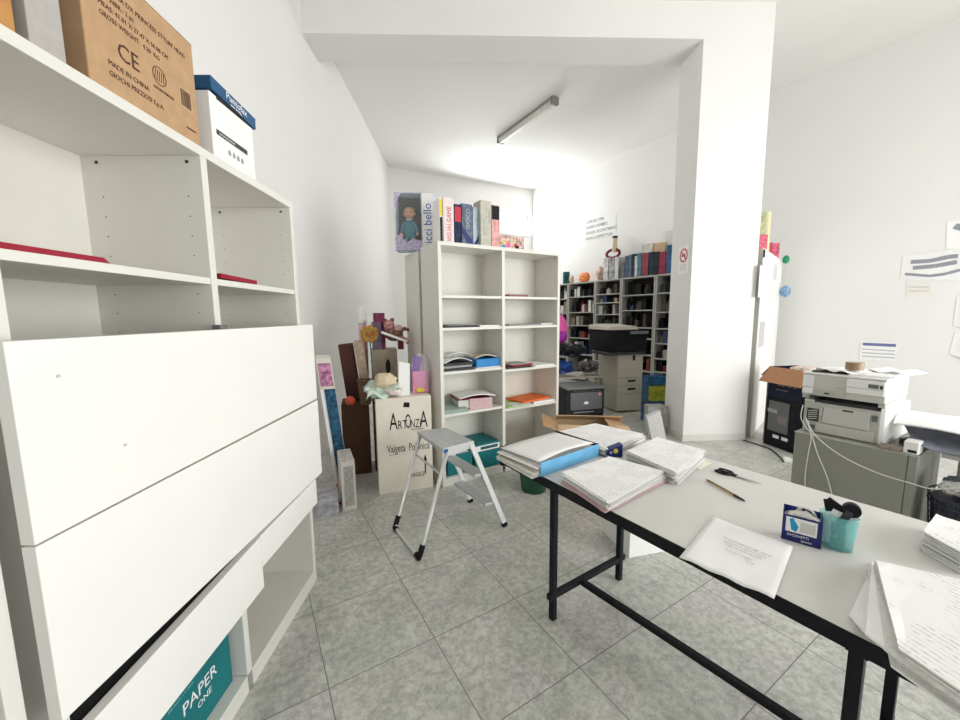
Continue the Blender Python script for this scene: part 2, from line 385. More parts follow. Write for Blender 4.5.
# ------------------------------------------------------------------ bookcases
def bookcase(name, label, F, loc, rz, xs, H, D, shelves, group=None):
    """xs: list of upright left edges (last one is the right upright); shelves[bay] = top heights"""
    t = thing(name, label, 'bookcase', loc, rz, group); th = .03; W = xs[-1] + th; x0 = xs[0]
    for i, x in enumerate(xs):
        bx('side_panel' if i in (0, len(xs) - 1) else 'divider', LAM, t, x, x + th, 0, D, 0 if i in (0, len(xs) - 1) else .07, H - (.03 if i not in (0, len(xs) - 1) else 0) - (0.03 if i in (0, len(xs) - 1) else 0), .0015)
    bx('top_panel', LAM, t, x0, W, 0, D, H - .03, H, .0015)
    bx('back_panel', LAMI, t, x0 + .02, W - .02, D - .008, D, .06, H - .03)
    for i in range(len(xs) - 1):
        a, b = xs[i] + th, xs[i + 1]
        bx('bottom_panel', LAM, t, a, b, 0, D - .01, .045, .07, .0015)
        bx('plinth', LAM, t, a, b, .0, .02, 0, .045)
        for z in shelves[i]: bx('shelf', LAM, t, a, b, .004, D - .01, z - .022, z, .0015)
        h = MB()                                  # cam holes and pin holes on the inner faces
        for xx, sg in ((a, 1), (b, -1)):
            for yy in (.045, D - .06): h.box(min(xx, xx + sg * .002), max(xx, xx + sg * .002), yy - .0045, yy + .0045, H - .055, H - .046)
            for yy in (.05, D - .07):
                for k in range(22):
                    z = H - .16 - k * .064
                    if all(abs(z - q) > .03 for q in shelves[i]) and z > .12: h.box(min(xx, xx + sg * .0015), max(xx, xx + sg * .0015), yy - .0016, yy + .0016, z - .0016, z + .0016)
        h.build('drill_hole', HOLE, t)['kind'] = 'stuff'
    return t
# left cabinet (local x runs away from the camera, y towards the wall)
LC = bookcase('bookcase', 'long white bookcase against the left wall with cardboard boxes on its top', FB, FB.o, FB.rz,
              [-1.25, -.637, -.03], 2.012, .40, [[1.585], [1.585]])
def flap(name, x0, x1, z0, z1, y0=-.05, y1=-.022, mb=None):
    return bx(name, DOORM, LC, x0, x1, y0, y1, z0, z1, .0015)
flap('flap_door', -1.275, .031, 1.018, 1.410)
MB().hexa([Vector(p) for p in ((-1.275, -.05, .634), (.036, -.05, .604), (.036, -.022, .604), (-1.275, -.022, .634), (-1.275, -.05, 1.014), (.036, -.05, 1.007), (.036, -.022, 1.007), (-1.275, -.022, 1.014))]).build('flap_door', DOORM, LC, .0015)
# lower drawer fronts: the left one is tilted open a little, leaving the wedge shaped gap
dl = MB(); dl.hexa([Vector(p) for p in ((-1.275, -.05, .388), (-.566, -.05, .388), (-.566, -.022, .388), (-1.275, -.022, .388), (-1.275, -.05, .570), (-.566, -.05, .5985), (-.566, -.022, .5985), (-1.275, -.022, .570))])
dl.build('drawer_front', DOORM, LC, .0015)
bx('drawer_front', DOORM, LC, -.564, -.045, -.05, -.022, .472, .602, .0015)
bx('drawer_box', DKG, LC, -1.21, -.65, .0, .33, .40, .56)
bx('hinge', MIDG, LC, -.66, -.62, -.03, -.004, 1.40, 1.425)
bx('mounting_rail', LAM, LC, -1.20, .0, -.022, -.0005, .92, .98)
bx('mounting_rail', LAM, LC, -1.20, .0, -.022, -.0005, .48, .54)
for px_, py_ in ((58, 376), (125, 445)):
    a, z = FB.px(px_, py_, -.05); MB().box(a - .004, a + .004, -.0508, -.05, z - .003, z + .003).build('scuff_mark', mat('scuff', (.5, .5, .49), .8), LC)
LC2 = bookcase('bookcase', 'white bookcase end seen at the far left edge of the picture', FB, FB.w(-1.29, 0), FB.rz,
              [-1.27, -.65, -.03], 2.012, .40, [[1.585, 1.0, .5], [1.585, 1.0, .5]])
# free standing bookcase and the one behind it, back to back
BC = bookcase('bookcase', 'white open bookcase in the middle of the room holding folders and papers', FS, (FS.o.x, FS.o.y, 0), 0,
              [0, .615, 1.265], 2.037, .35, [[1.615, 1.35, .985, .625], [1.615, 1.35, .955, .59]])
BC2 = bookcase('bookcase', 'white bookcase standing back to back behind the middle one, under the doll box', FS, (1.135 + 1.30, .835 + .36, 0), R(180),
               [0, .615, 1.265], 2.02, .34, [[1.6, 1.2, .8, .4], [1.6, 1.2, .8, .4]])
# shelving along the right wall of the rear room
def rpx(x, y, d=-.35): return FR.px(x, y, d)
edges = [rpx(px_, py_)[0] for px_, py_ in ((540, 300), (568, 300), (595, 300), (621, 300), (655, 300), (690, 300))]
hts = {0: [2.12, 1.80, 1.48, 1.15, .85, .5], 1: [2.12, 1.83, 1.5, 1.22, .95, .6], 2: [2.12, 1.85, 1.68, 1.45, 1.26, 1.05, .8, .5], 3: [2.12, 1.80, 1.52, 1.20, 1.0, .7, .4], 4: [2.12, 1.81, 1.48, 1.19, .93, .66, .42]}
SHM = mat('grey white shelving', (.42, .41, .38), .6)
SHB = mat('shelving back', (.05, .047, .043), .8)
sh_labels = ['narrow end unit of the dark stocked wall shelving beside the white bookcase', 'stocked shelving unit left of the closely spaced shelves on the rear wall',
             'wall shelving unit with closely spaced shelves behind the copier', 'wide stocked shelving unit under the row of game boxes', 'stocked shelving unit half hidden by the pillar']
goods = []
for i in range(5):
    a, b = edges[i], edges[i + 1]
    t = thing('wall_shelving', sh_labels[i], 'shelving', FR.w(a, -.35), FR.rz, 'shelving units along the rear right wall')
    W = b - a - .01
    bx('side_panel', SHM, t, 0, .025, 0, .33, 0, 2.10); bx('side_panel', SHM, t, W - .025, W, 0, .33, 0, 2.10)
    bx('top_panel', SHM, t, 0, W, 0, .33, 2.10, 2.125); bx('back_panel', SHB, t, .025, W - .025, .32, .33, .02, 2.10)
    for z in hts[i][1:]: bx('shelf', SHM, t, .025, W - .025, 0, .32, z - .02, z)
    bx('bottom_panel', SHM, t, .025, W - .025, 0, .32, .05, .075)
    hh = hts[i] + [.075]
    for r in range(1, len(hh)):
        room_ = hh[r - 1] - .02 - hh[r]; x = .04
        while x < W - .09:
            wd = random.uniform(.04, .11); ht = min(room_ * random.uniform(.45, .92), .26)
            if x + wd > W - .03: break
            nn_ = sum(1 for g in goods if g[0] == i and g[5] == r); goods.append((i, a + x, wd, hh[r], ht, r, nn_)); x += wd + random.choice([.004, .006, .02, .05])
GC0 = [(.015, .015, .017)] * 6 + [(.05, .05, .055), (.08, .07, .065), (.42, .41, .38), (.70, .69, .65), (.22, .03, .03), (.03, .05, .12), (.30, .24, .16), (.12, .11, .10), (.65, .65, .62), (.05, .07, .06)]
GC = GC0; random.shuffle(goods)
vis = [g for g in goods if g[3] > .35][:230]
ORD = ['first', 'second', 'third', 'fourth', 'fifth', 'sixth', 'seventh', 'eighth', 'ninth', 'tenth', 'eleventh', 'twelfth', 'thirteenth', 'fourteenth', 'fifteenth', 'sixteenth']
UN = ['shelving behind the bookcase', 'shelving with orange toy', 'closely shelved wall unit', 'shelving under game row', 'shelving beside the pillar']
CN = ['black'] * 6 + ['charcoal', 'dark grey', 'grey', 'pale grey', 'dark red', 'navy', 'tan', 'dark grey', 'white', 'dark green']
GCN = list(zip(GC, CN))
for i, x, wd, z, ht, row, nth in vis:
    c = random.choice(GC); m = mat('goods %02d' % GC.index(c), c, .45, var=.25, scale=30)
    d0 = random.uniform(.03, .1); k = random.random()
    mb = MB(); w2 = wd / 2
    if k < .55: mb.box(-w2, w2, -.10, .10, 0, ht); nm, lb, ct = 'stock_box', 'small dark stock box on the crowded rear wall shelving', 'box'
    elif k < .8: mb.lathe([(w2 * .95, 0), (w2 * .95, ht * .7), (w2 * .45, ht * .82), (w2 * .45, ht)], 12); nm, lb, ct = 'ink_bottle', 'small bottle on the crowded rear wall shelving', 'bottle'
    else: mb.prism([(-w2, -.09), (w2, -.09), (w2 * .8, .09), (-w2 * .8, .09)], 0, ht * .6).box(-w2 * .7, w2 * .7, -.07, .07, ht * .6, ht * .78); nm, lb, ct = 'blister_pack', 'small blister pack on the crowded rear wall shelving', 'package'
    solo(nm, lb, ct, mb, m, FR.w(x + w2, -.35 + d0 + .1, z), FR.rz, 'stock on the rear wall shelving')['label'] = '%s %s %s from left, shelf %s, %s' % (CN[GC.index(c)], {'stock_box': 'box', 'ink_bottle': 'bottle', 'blister_pack': 'pack'}[nm], ORD[nth], ['', 'one', 'two', 'three', 'four', 'five', 'six', 'seven', 'eight', 'nine'][row], UN[i])


# ------------------------------------------------------------------ work table
TR = R(-87.9); TZ = .70
FT = Frame(.935, -.715, TR); TL, TW = 1.78, .865
tb = thing('work_table', 'long work table with grey laminate top and thin black steel frame', 'table', FT.o, TR)
bx('tabletop', TOPM, tb, .004, TL - .004, .004, TW - .004, TZ - .02, TZ + .001, .002)
ap = MB(); ap.box(0, TL, 0, .022, TZ - .043, TZ).box(0, TL, TW - .022, TW, TZ - .055, TZ).box(0, .022, 0, TW, TZ - .055, TZ).box(TL - .022, TL, 0, TW, TZ - .055, TZ)
ap.build('apron', BLACK, tb, .001)
for lx in (.385, 1.40):
    for ly in (.03, .525):
        bx('leg', BLACK, tb, lx - .014, lx + .014, ly - .014, ly + .014, 0, TZ - .02 if ly > .1 else TZ - .042, .002)
    bx('under_beam', BLACK, tb, lx - .02, lx + .02, 0.02, TW - .02, TZ - .06, TZ - .02, .001)
    bx('cross_bar', BLACK, tb, lx - .013, lx + .013, .0, .56, .108, .136, .002)
MB().bar((.40, .215, .122), (1.40, .30, .122), .026, .026).build('stretcher', BLACK, tb, .002)

# ------------------------------------------------------------------ step stool
st = thing('step_stool', 'small folding aluminium step stool standing on the tiled floor', 'step stool', (.90, -.10, 0))
o_ = Vector((.90, -.10, 0)); zt = .615
c1, c2, c3, c4 = [Z(x, y, zt) - o_ for x, y in ((417, 431), (446, 427.5), (474, 441), (443, 449))]   # platform corners
pl = MB(); dn = Vector((0, 0, -.028)); pl.hexa([c4 + dn, c3 + dn, c2 + dn, c1 + dn, c4, c3, c2, c1])
for k in range(9):
    f = (k + .5) / 9; a = c1.lerp(c2, f); b = c4.lerp(c3, f); pl.bar(a + Vector((0, 0, .001)), b + Vector((0, 0, .001)), .008, .004)
pl.build('platform', ALUP, st, .003)
f1, f2 = Z(395, 529) - o_, Z(419, 560) - o_; g1, g2 = Z(471, 502) - o_, Z(505, 526) - o_
u1 = c1.lerp(c2, .12) + dn; u2 = c4.lerp(c3, .12) + dn
rr = .013; up = Vector((0, 0, rr))
pts = [u1, u1.lerp(f1, .93) + up * .3]
for k in range(5):
    a = k / 4; p0, p1, p2 = u1.lerp(f1, .94), f1 + up, f1.lerp(f2, .08) + up; pts.append(p0 * (1 - a) ** 2 + p1 * 2 * a * (1 - a) + p2 * a * a)
for k in range(5):
    a = k / 4; p0, p1, p2 = f1.lerp(f2, .92) + up, f2 + up, u2.lerp(f2, .94); pts.append(p0 * (1 - a) ** 2 + p1 * 2 * a * (1 - a) + p2 * a * a)
pts.append(u2)
MB().tube(pts, rr, 10).build('rear_frame', ALU, st, smooth=True)
for a, b, c in ((u1, f1, f2), (u2, f2, f1)):
    MB().tube([a.lerp(b, .87) + up * .2, a.lerp(b, .95) + up * .5, b + up * 1.05, b.lerp(c, .10) + up * 1.05], rr * 1.35, 10).build('rubber_foot', RUB, st, smooth=True)
MB().bar(u1.lerp(f1, .22), u2.lerp(f2, .22), .016, .006).build('brace', ALU, st)
for h, g in ((c2.lerp(c1, .1) + dn * .5, g1), (c3.lerp(c4, .1) + dn * .5, g2)):
    MB().bar(h, g + Vector((0, 0, .01)), .034, .018, (0, 1, .2)).build('leg', ALU, st, .002)
    MB().bar(h.lerp(g, .955), g + Vector((0, 0, .001)), .040, .025, (0, 1, .2)).build('rubber_foot', RUB, st, .003)
    e_ = u1 if h.x == (c2.lerp(c1, .1)).x else u2
for h, uu in ((c2, u1), (c3, u2)):
    MB().bar(uu + Vector((0, 0, -.01)), h + dn * .8, .005, .035, (0, 0, 1)).build('side_bracket', ALU, st)
for f, dpt in ((.36, .085), (.70, .085)):
    a = c2.lerp(g1, f); b = c3.lerp(g2, f); d = Vector((-dpt, 0, 0))
    tz = MB(); e = Vector((0, 0, -.018)); tz.hexa([b + d + e, b + e, a + e, a + d + e, b + d, b, a, a + d])
    for k in range(4):
        tz.bar((a + d * (k + .5) / 4) + Vector((0, 0, .001)), (b + d * (k + .5) / 4) + Vector((0, 0, .001)), .009, .004)
    tz.build('tread', ALUP, st, .002)
MB().box(-.012, .012, -.001, .001, -.012, .012).build('blue_sticker', BLUI, st, loc=c4 + dn * .6 + Vector((.02, -.004, 0)))

# ------------------------------------------------------------------ helpers for boxes and papers
def carton(name, label, F, m, x0, x1, y0, y1, z0, z1, cat='box', group=None, bevel=.002, mats=None, rot=0):
    """a closed box standing in frame F; returns (thing, width, depth, height), local origin at its front left foot"""
    t = thing(name, label, cat, F.w(x0, y0, z0), F.rz + rot, group)
    bx('body', m, t, 0, x1 - x0, 0, y1 - y0, 0, z1 - z0, bevel)
    return t
def paper_stack(name, label, cat, cs, z0, z1, n, jit=.006, top=PRINT, edge=PAPERG, group=None, seed=1, pink=0, parent=None):
    """cs: four corners (world x, y) of the sheets; each layer a few sheets thick and a little askew"""
    rnd = random.Random(seed); cs = [Vector((p[0], p[1], 0)) for p in cs]
    c = sum(cs, Vector()) / 4; d = (cs[1] - cs[0]); rz = math.atan2(d.y, d.x)
    t = thing(name, label, cat, (c.x, c.y, z0), rz, group); Ri = Matrix.Rotation(-rz, 4, 'Z'); L = [Ri @ (p - c) for p in cs]
    h = (z1 - z0) / n; mb = MB()
    for k in range(n - 1):
        a = rnd.uniform(-1, 1) * jit * 4; Rk = Matrix.Rotation(a, 4, 'Z'); off = Vector((rnd.uniform(-jit, jit), rnd.uniform(-jit, jit), 0))
        mb.m(k % 2 if k >= pink else 2)
        mb.prism([(Rk @ p + off).to_tuple() for p in L], k * h + .0002, (k + 1) * h * (1 if k % 2 else .98))
    mb.build('sheets', [PAPER, edge, PINK], t)
    tp = MB(); zt_ = (n - 1) * h
    tp.sheet(L[0] + Vector((0, 0, zt_)), L[1] + Vector((0, 0, zt_)), L[2] + Vector((0, 0, zt_)), L[3] + Vector((0, 0, zt_)), 8, 8,
             lambda u, v: Vector((0, 0, .004 * (abs(u - .5) * 2) ** 3 * rnd.random())), h * .8)
    tp.build('top_sheet', top, t)
    return t
def pz(z, *pts): return [Z(x, y, z) for x, y in pts]

# ------------------------------------------------------------------ papers on the table
paper_stack('paper_stack', 'stack of printed forms with pink sheets under it near the front table edge', 'papers', pz(.745, (562, 473), (606.5, 502), (665, 471.7), (609.7, 456.9)), .702, .748, 24, .011, seed=3, pink=6)
paper_stack('paper_stack', 'thick stack of printed forms on the table next to the navy carton', 'papers', pz(.76, (627, 451.2), (675.5, 472.5), (704, 450), (657, 437.5)), .702, .762, 30, .008, seed=4)
paper_stack('paper_stack', 'spread stack of printed sheets at the far table end by the open box', 'papers', pz(.745, (560, 431), (607, 449), (643, 433), (595, 423)), .702, .742, 18, .016, seed=5)
paper_stack('paper_stack', 'neat thick stack of sheets at the back edge of the table near the wire basket', 'papers', pz(.76, (923, 533), (965, 556), (1000, 535), (936, 516)), .702, .765, 30, .007, seed=6)
c5 = pz(.765, (899, 648), (1000, 716), (1010, 590), (876, 560))
for k, (r_, lb) in enumerate(((.0, 'large pile of handwritten sheets on the front right corner of the table'),)):
    pt = paper_stack('paper_pile', lb, 'papers', c5, .72, .765, 9, .012, PRINTF, seed=9)
    ptr = Matrix.Rotation(-pt.rotation_euler.z, 4, 'Z')
    for q in range(5):                                   # sheets fanned out underneath, towards the front edge
        z_ = .704 + .009 * q
        A_, B_, C_, D_ = pz(z_, (874 - q * .5, 563), (849 + 4 * q, 617 + 4.5 * q), (886 + 4 * q, 652 + 3 * q), (925, 590))
        L_ = [ptr @ (p - pt.location) for p in (A_, B_, C_, D_)]
        MB().sheet(L_[0], L_[1], L_[2], L_[3], 6, 6, None, .005).build('fanned_sheet', PAPER, pt)
cs = pz(.7035, (713, 517), (793, 547), (774, 601), (679, 558)); cc_ = sum(cs, Vector()) / 4
d = cs[1] - cs[0]; rz = math.atan2(d.y, d.x); Ri = Matrix.Rotation(-rz, 4, 'Z'); L_ = [Ri @ (p - cc_) for p in cs]
sheet = MB().sheet(L_[3], L_[2], L_[1], L_[0], 14, 14, lambda u, v: Vector((0, 0, .001 + .012 * max(0, .35 - v) * math.sin(u * 9) ** 2 + .010 * (1 - v) * max(0, u - .7)))).build('loose_sheet', WHT, None, loc=cc_ + Vector((0, 0, .0005)), rot=(0, 0, rz), smooth=True)
tag(sheet, 'single printed sheet hanging over the front edge of the table', 'paper')
for ln, (s_, yy, xx) in enumerate((('Comunicazione agli utenti', .040, .01), ('si prega di compilare il modulo', .018, .01), ('in ogni sua parte e firmare', .002, .01), ('documento allegato', -.026, .01), ('firma', -.042, .045))):
    text(s_, .0125 if ln == 0 else .0092, mat('grey print', (.3, .3, .32), .7), sheet, (xx, yy, .0065), (0, 0, 0), 'printed_line', 'CENTER', 1.0, .0002)

# blue file box, full of paper, lying at the left end of the table
fq = pz(.702, (541, 477), (599, 456)); df = (fq[1] - fq[0]); FFx = Frame(fq[0].x, fq[0].y, math.atan2(df.y, df.x)); wF = df.length
bf = thing('document_file', 'open light blue document file stuffed with white paper on the table', 'file', FFx.o + Vector((0, 0, .702)), FFx.rz)
bx('front_side', SKYB, bf, 0, wF, 0, .004, 0, .066, .001)
bx('base_board', SKYB, bf, 0, wF, .004, .30, 0, .004)
bx('rear_side', DKG, bf, 0.01, wF, .30, .304, 0, .06); bx('end_side', DKG, bf, wF - .003, wF, .004, .30, .004, .066)
mb = MB(); rnd = random.Random(4)
for k in range(11):
    mb.m(k % 3); o2 = rnd.uniform(-.012, .02); mb.sheet((o2 - .012 * (11 - k) / 3, .01, .004 + k * .004), (wF - .012, .01, .004 + k * .0045), (wF - .012, .295, .004 + k * .0045), (o2 - .02, .295, .004 + k * .004), 8, 3, lambda u, v: Vector((0, 0, -.004 * (1 - u) ** 2)), .0028)
mb.build('paper_bundle', [PAPER, PAPERG, mat('tan sheets', (.55, .5, .42), .8)], bf)
MB().sheet((.01, .02, .062), (wF - .03, .012, .066), (wF - .03, .29, .058), (.0, .30, .055), 12, 6, lambda u, v: Vector((0, 0, .016 * math.sin(u * 3.1) * (1 - .6 * v) + .02 * max(0, u - .7)))).build('top_sheet', WHT, bf, smooth=True)
nb = pz(.702, (607, 457.5), (622.5, 457)); dd_ = nb[1] - nb[0]; wn_ = dd_.length
nv = thing('small_carton', 'small upright navy carton with yellow green print between the paper stacks', 'box', nb[0] + Vector((0, 0, 0)), math.atan2(dd_.y, dd_.x))
MB().hexa([Vector(p) for p in ((0, 0, 0), (wn_, 0, 0), (wn_, .045, 0), (0, .045, 0), (0, 0, .035), (wn_, 0, .068), (wn_, .045, .068), (0, .045, .035))]).build('body', NAVY, nv, .001)
MB().lathe([(.013, 0), (.013, .0012)], 16, (wn_ * .55, -.0006, .032), Matrix.Translation((0, 0, 0)) ).build('yellow_print', YEL, nv).matrix_local = Matrix.Translation((wn_ * .55, -.0006, .034)) @ Matrix.Rotation(R(90), 4, 'X') @ Matrix.Translation((-wn_ * .55, .0006, -.032))
# glove carton and teal cup
b0, b1 = pz(.702, (781, 538), (819, 549)); dv = b1 - b0; wv = dv.length * 1.04
gc = thing('sachet_carton', 'small navy blue carton holding a foil pouch beside the teal cup', 'box', b0, math.atan2(dv.y, dv.x))
gh = .097
shell = MB(); th = .002
shell.box(0, wv, 0, th, 0, gh * .9).box(0, wv, .038, .04, 0, gh * 1.08).box(0, th, 0, .04, 0, gh * 1.05).box(wv - th, wv, 0, .04, 0, gh).box(0, wv, 0, .04, 0, th)
shell.build('carton_shell', NAVY, gc)
bx('picture_panel', WHT, gc, wv * .09, wv * .88, -.0006, 0, gh * .33, gh * .84)
MB().prism([(wv * .18, gh * .78), (wv * .27, gh * .82), (wv * .42, gh * .55), (wv * .36, gh * .36), (wv * .24, gh * .42)], .0007, .0011, Matrix.Rotation(R(90), 4, 'X')).build('cyan_picture', CYAN, gc)
MB().box(wv * .46, wv * .84, -.0011, -.0007, gh * .4, gh * .74).build('grey_picture', mat('pale print', (.6, .6, .58), .6), gc)
text('SACCHETTI', .011, WHITEINK, gc, (wv * .14, -.0007, gh * .19), sx=.95); text('igienici', .010, WHITEINK, gc, (wv * .5, -.0007, gh * .07))
MB().sheet((.004, .008, gh * .85), (wv - .004, .008, gh * .85), (wv - .004, .032, gh * .85), (.004, .032, gh * .85), 14, 5, lambda u, v: Vector((0, 0, .022 * math.sin(u * math.pi) * math.sin(v * math.pi) + .004 * math.sin(u * 25 + v * 9)))).build('foil_pouch', mat('silver foil', (.75, .74, .72), .3, .6, bump=.4), gc, smooth=True)
MB().tube([(wv * .35, .02, gh * 1.08), (wv * .5, .02, gh * 1.2), (wv * .7, .02, gh * 1.15), (wv * .82, .02, gh * 1.0)], .004, 8).build('pouch_fold', mat('silver foil', (.75,) * 3), gc, smooth=True)
cp = Z(840, 550, .702) + Vector((.008, .012, 0))
cu = thing('pen_cup', 'translucent teal plastic cup on the table holding a tape dispenser', 'cup', cp, math.atan2(dv.y, dv.x))
MB().lathe([(.001, 0.0008), (.038, .0008), (.042, .045), (.046, .103), (.048, .111), (.0455, .111), (.043, .100), (.0395, .045), (.036, .004), (.001, .004)], 32, sy=.72).build('cup_body', TINT, cu, smooth=True)
td = thing('tape_dispenser', 'black and grey handheld tape dispenser standing in the teal cup', 'tape dispenser', cp + Vector((0, 0, .006)), math.atan2(dv.y, dv.x))
MB().box(-.016, .018, -.010, .010, 0.003, .075).build('grip', MIDG, td, .003)
MB().bar((.002, 0, .07), (.022, 0, .125), .020, .026, (0, 1, 0)).build('body', DKG, td, .003)
MB().lathe([(.004, -.011), (.022, -.011), (.022, .011), (.004, .011)], 24, (0, 0, 0)).build('tape_reel', BLACK, td, .002, loc=(.026, 0, .128), rot=(R(90), 0, 0))
MB().bar((.008, 0, .118), (-.032, 0, .145), .022, .007, (0, 1, 0)).bar((-.030, 0, .146), (-.022, 0, .108), .022, .004, (0, 1, 0)).build('cutter_blade', BLACK, td, .001)
MB().bar((.006, 0, .104), (-.018, 0, .112), .018, .010, (0, 1, 0)).build('guide_plate', WHITEP, td)
# pen, scissors, set square, memo
p0, p1 = pz(.7065, (707, 480), (745, 501)); pn = thing('ballpoint_pen', 'gold and black pen lying alone in the middle of the tabletop', 'pen', p0)
q = p1 - p0
MB().tube([Vector(), q * .74], .0042, 10).build('barrel', mat('gold pen barrel', (.42, .27, .07), .35, .4), pn, smooth=True)
MB().tube([q * .74, q * .96, q], .0055, 10, .002).build('cap', BLACK, pn, smooth=True)
MB().bar(q * .02 + Vector((0, 0, .004)), q * .74 + Vector((0, 0, .004)), .003, .0015).build('stripe', BLACK, pn)
p0, p1 = pz(.7062, (716, 469), (761, 483.5)); sc = thing('scissors', 'black handled scissors lying on the table behind the pen', 'scissors', p0)
q = p1 - p0; sd = q.cross(Vector((0, 0, 1))).normalized()
for s_, nm in ((1, 'handle'), (-1, 'handle')):
    ring = [q * .19 + sd * s_ * .017 + q.normalized() * math.cos(a) * .030 + sd * math.sin(a) * .013 for a in [k * math.pi / 8 for k in range(17)]]
    MB().tube(ring, .0042, 8).build(nm, BLACK, sc, smooth=True)
    MB().prism([(q * .38 + sd * s_ * .009).to_tuple()[:2], (q * .40 - sd * s_ * .003).to_tuple()[:2], (q * 1.0 + sd * s_ * .001).to_tuple()[:2], (q * .62 + sd * s_ * .008).to_tuple()[:2]], -.001 + s_ * .001, .0005 + s_ * .001).build('blade', mat('steel blade', (.45, .44, .42), .3, .8), sc)
MB().bar(q * .33, q * .48, .024, .006).build('pivot', BLACK, sc, .002)
a, b, c = [p for p in pz(.7022, (671, 481), (698, 482), (690, 464))]
solo('set_square', 'small clear plastic triangle beside the thick paper stack', 'set square', MB().prism([(p - a).to_tuple()[:2] for p in (a, b, c)], 0, .0015), FILM, a)
a4 = pz(.7022, (686, 462), (700, 470), (712, 463), (699, 457))
solo('memo_note', 'pale cream note behind the clear plastic triangle', 'paper', MB().prism([(p - a4[0]).to_tuple()[:2] for p in a4], 0.0001, .001), mat('cream note', (.80, .77, .64), .8), a4[0])

# ------------------------------------------------------------------ under and behind the table
wb0, wb1 = Z(629, 558), Z(695, 546); dw = wb1 - wb0; FW = Frame(wb0.x, wb0.y, math.atan2(dw.y, dw.x))
wbx = carton('white_carton', 'plain white carton on the floor under the work table', FW, WHT, 0, .42, 0, .30, 0, .27)
bx('packing_tape', mat('tape', (.72, .68, .58), .4), wbx, .19, .24, -.0005, .30, .2705, .271)
bu = thing('waste_bucket', 'green bucket on the floor behind the table near the bookcase', 'bucket', (1.77, .02, 0))
MB().lathe([(.10, 0), (.135, .25), (.142, .25), (.142, .26), (.128, .26), (.095, .01), (.001, .01)], 28).build('bucket_body', GREENB, bu, smooth=True)
MB().tube([(.135 * math.cos(a), .135 * math.sin(a) * .3 + .03, .25 - .10 * math.sin(a) * .3) for a in [k * math.pi / 10 for k in range(11)]], .003, 6).build('handle', ALU, bu)
# open cardboard box
ocp = Vector((2.47, .05, 0)); oc = thing('open_cardboard_box', 'open brown cardboard box with raised flaps on the floor behind the table', 'box', ocp, R(-38))
hw, hd, hz = .31, .21, .425
mb = MB(); e_ = .006
mb.box(-hw, hw, -hd, -hd + e_, 0, hz).box(-hw, hw, hd - e_, hd, 0, hz).box(-hw, -hw + e_, -hd, hd, 0, hz).box(hw - e_, hw, -hd, hd, 0, hz).box(-hw, hw, -hd, hd, 0, e_)
mb.build('box_body', [CARDL], oc)
MB().hexa([Vector(p) for p in ((-hw, -hd, hz), (hw, -hd, hz), (hw, -hd + e_, hz), (-hw, -hd + e_, hz), (-hw, -hd + .13, hz + .02), (hw, -hd + .13, hz + .02), (hw, -hd + .13, hz + .026), (-hw, -hd + .13, hz + .026))]).build('flap', CARDL, oc)
MB().hexa([Vector(p) for p in ((-hw, hd - e_, hz), (hw, hd - e_, hz), (hw, hd, hz), (-hw, hd, hz), (-hw, hd - .10, hz + .06), (hw, hd - .10, hz + .06), (hw, hd - .094, hz + .065), (-hw, hd - .094, hz + .065))]).build('flap', CARDL, oc)
MB().hexa([Vector(p) for p in ((hw - e_, -hd, hz), (hw, -hd, hz), (hw, hd, hz), (hw - e_, hd, hz), (hw - .17, -hd + .02, hz + .03), (hw - .165, -hd + .02, hz + .035), (hw - .165, hd - .02, hz + .035), (hw - .17, hd - .02, hz + .03))]).build('flap', CARD, oc)
MB().hexa([Vector(p) for p in ((-hw, -hd, hz), (-hw + e_, -hd, hz), (-hw + e_, hd, hz), (-hw, hd, hz), (-hw - .14, -hd, hz + .05), (-hw - .135, -hd, hz + .055), (-hw - .135, hd, hz + .055), (-hw - .14, hd, hz + .05))]).build('flap', CARD, oc)
bx('box_inside_shade', CARDD, oc, -hw + .01, hw - .01, -hd + .01, hd - .01, hz - .15, hz - .14)  # dark sheet standing in for the shade inside the open box

# ------------------------------------------------------------------ bookcase contents
def onshelf(px0, px1, d=.02): return FS.px(px0, 300, d)[0], FS.px(px1, 300, d)[0]
def flat(name, label, cat, px0, px1, z, h, m, d0=.02, d1=.3, tilt=0, pyy=350, curl=0.0):
    x0 = FS.px(px0, pyy, d0)[0]; x1 = FS.px(px1, pyy, d0)[0]
    lo, hi = (.036, .608) if px0 < 503 else (.651, 1.258)
    mg = abs(math.sin(R(tilt))) * (d1 - d0) / 2; x0 = max(x0, lo + mg); x1 = min(x1, hi - mg); d1 = min(d1, .325 - abs(math.sin(R(tilt))) * (x1 - x0) / 2)
    cx = (x0 + x1) / 2; cy = (d0 + d1) / 2; mb = MB(); L = (x1 - x0) / 2; D_ = (d1 - d0) / 2
    if curl: mb.sheet((-L, -D_, 0), (L, -D_, 0), (L, D_, 0), (-L, D_, 0), 8, 4, lambda u, v: Vector((0, 0, curl * math.sin(u * 3.14) * (1 - .4 * v))), h)
    else: mb.box(-L, L, -D_, D_, 0, h)
    return solo(name, label, cat, mb, m, FS.w(cx, cy, z + .0006), R(tilt))
GREYF = mat('grey folder', (.30, .31, .31), .6); DARKF = mat('dark folder', (.05, .055, .06), .5)
Z1 = [1.615, 1.35, .985, .625]; Z2 = [1.615, 1.35, .955, .59]
flat('document_folder', 'dark grey folder, left one lying on the second shelf of the left bay', 'folder', 443, 479, Z1[1], .014, DARKF, .03, .26, 2, 326)
flat('document_folder', 'pale grey folder lying over the dark one on the second shelf', 'folder', 449, 476, Z1[1] + .015, .008, GREYF, .06, .26, -4, 326)
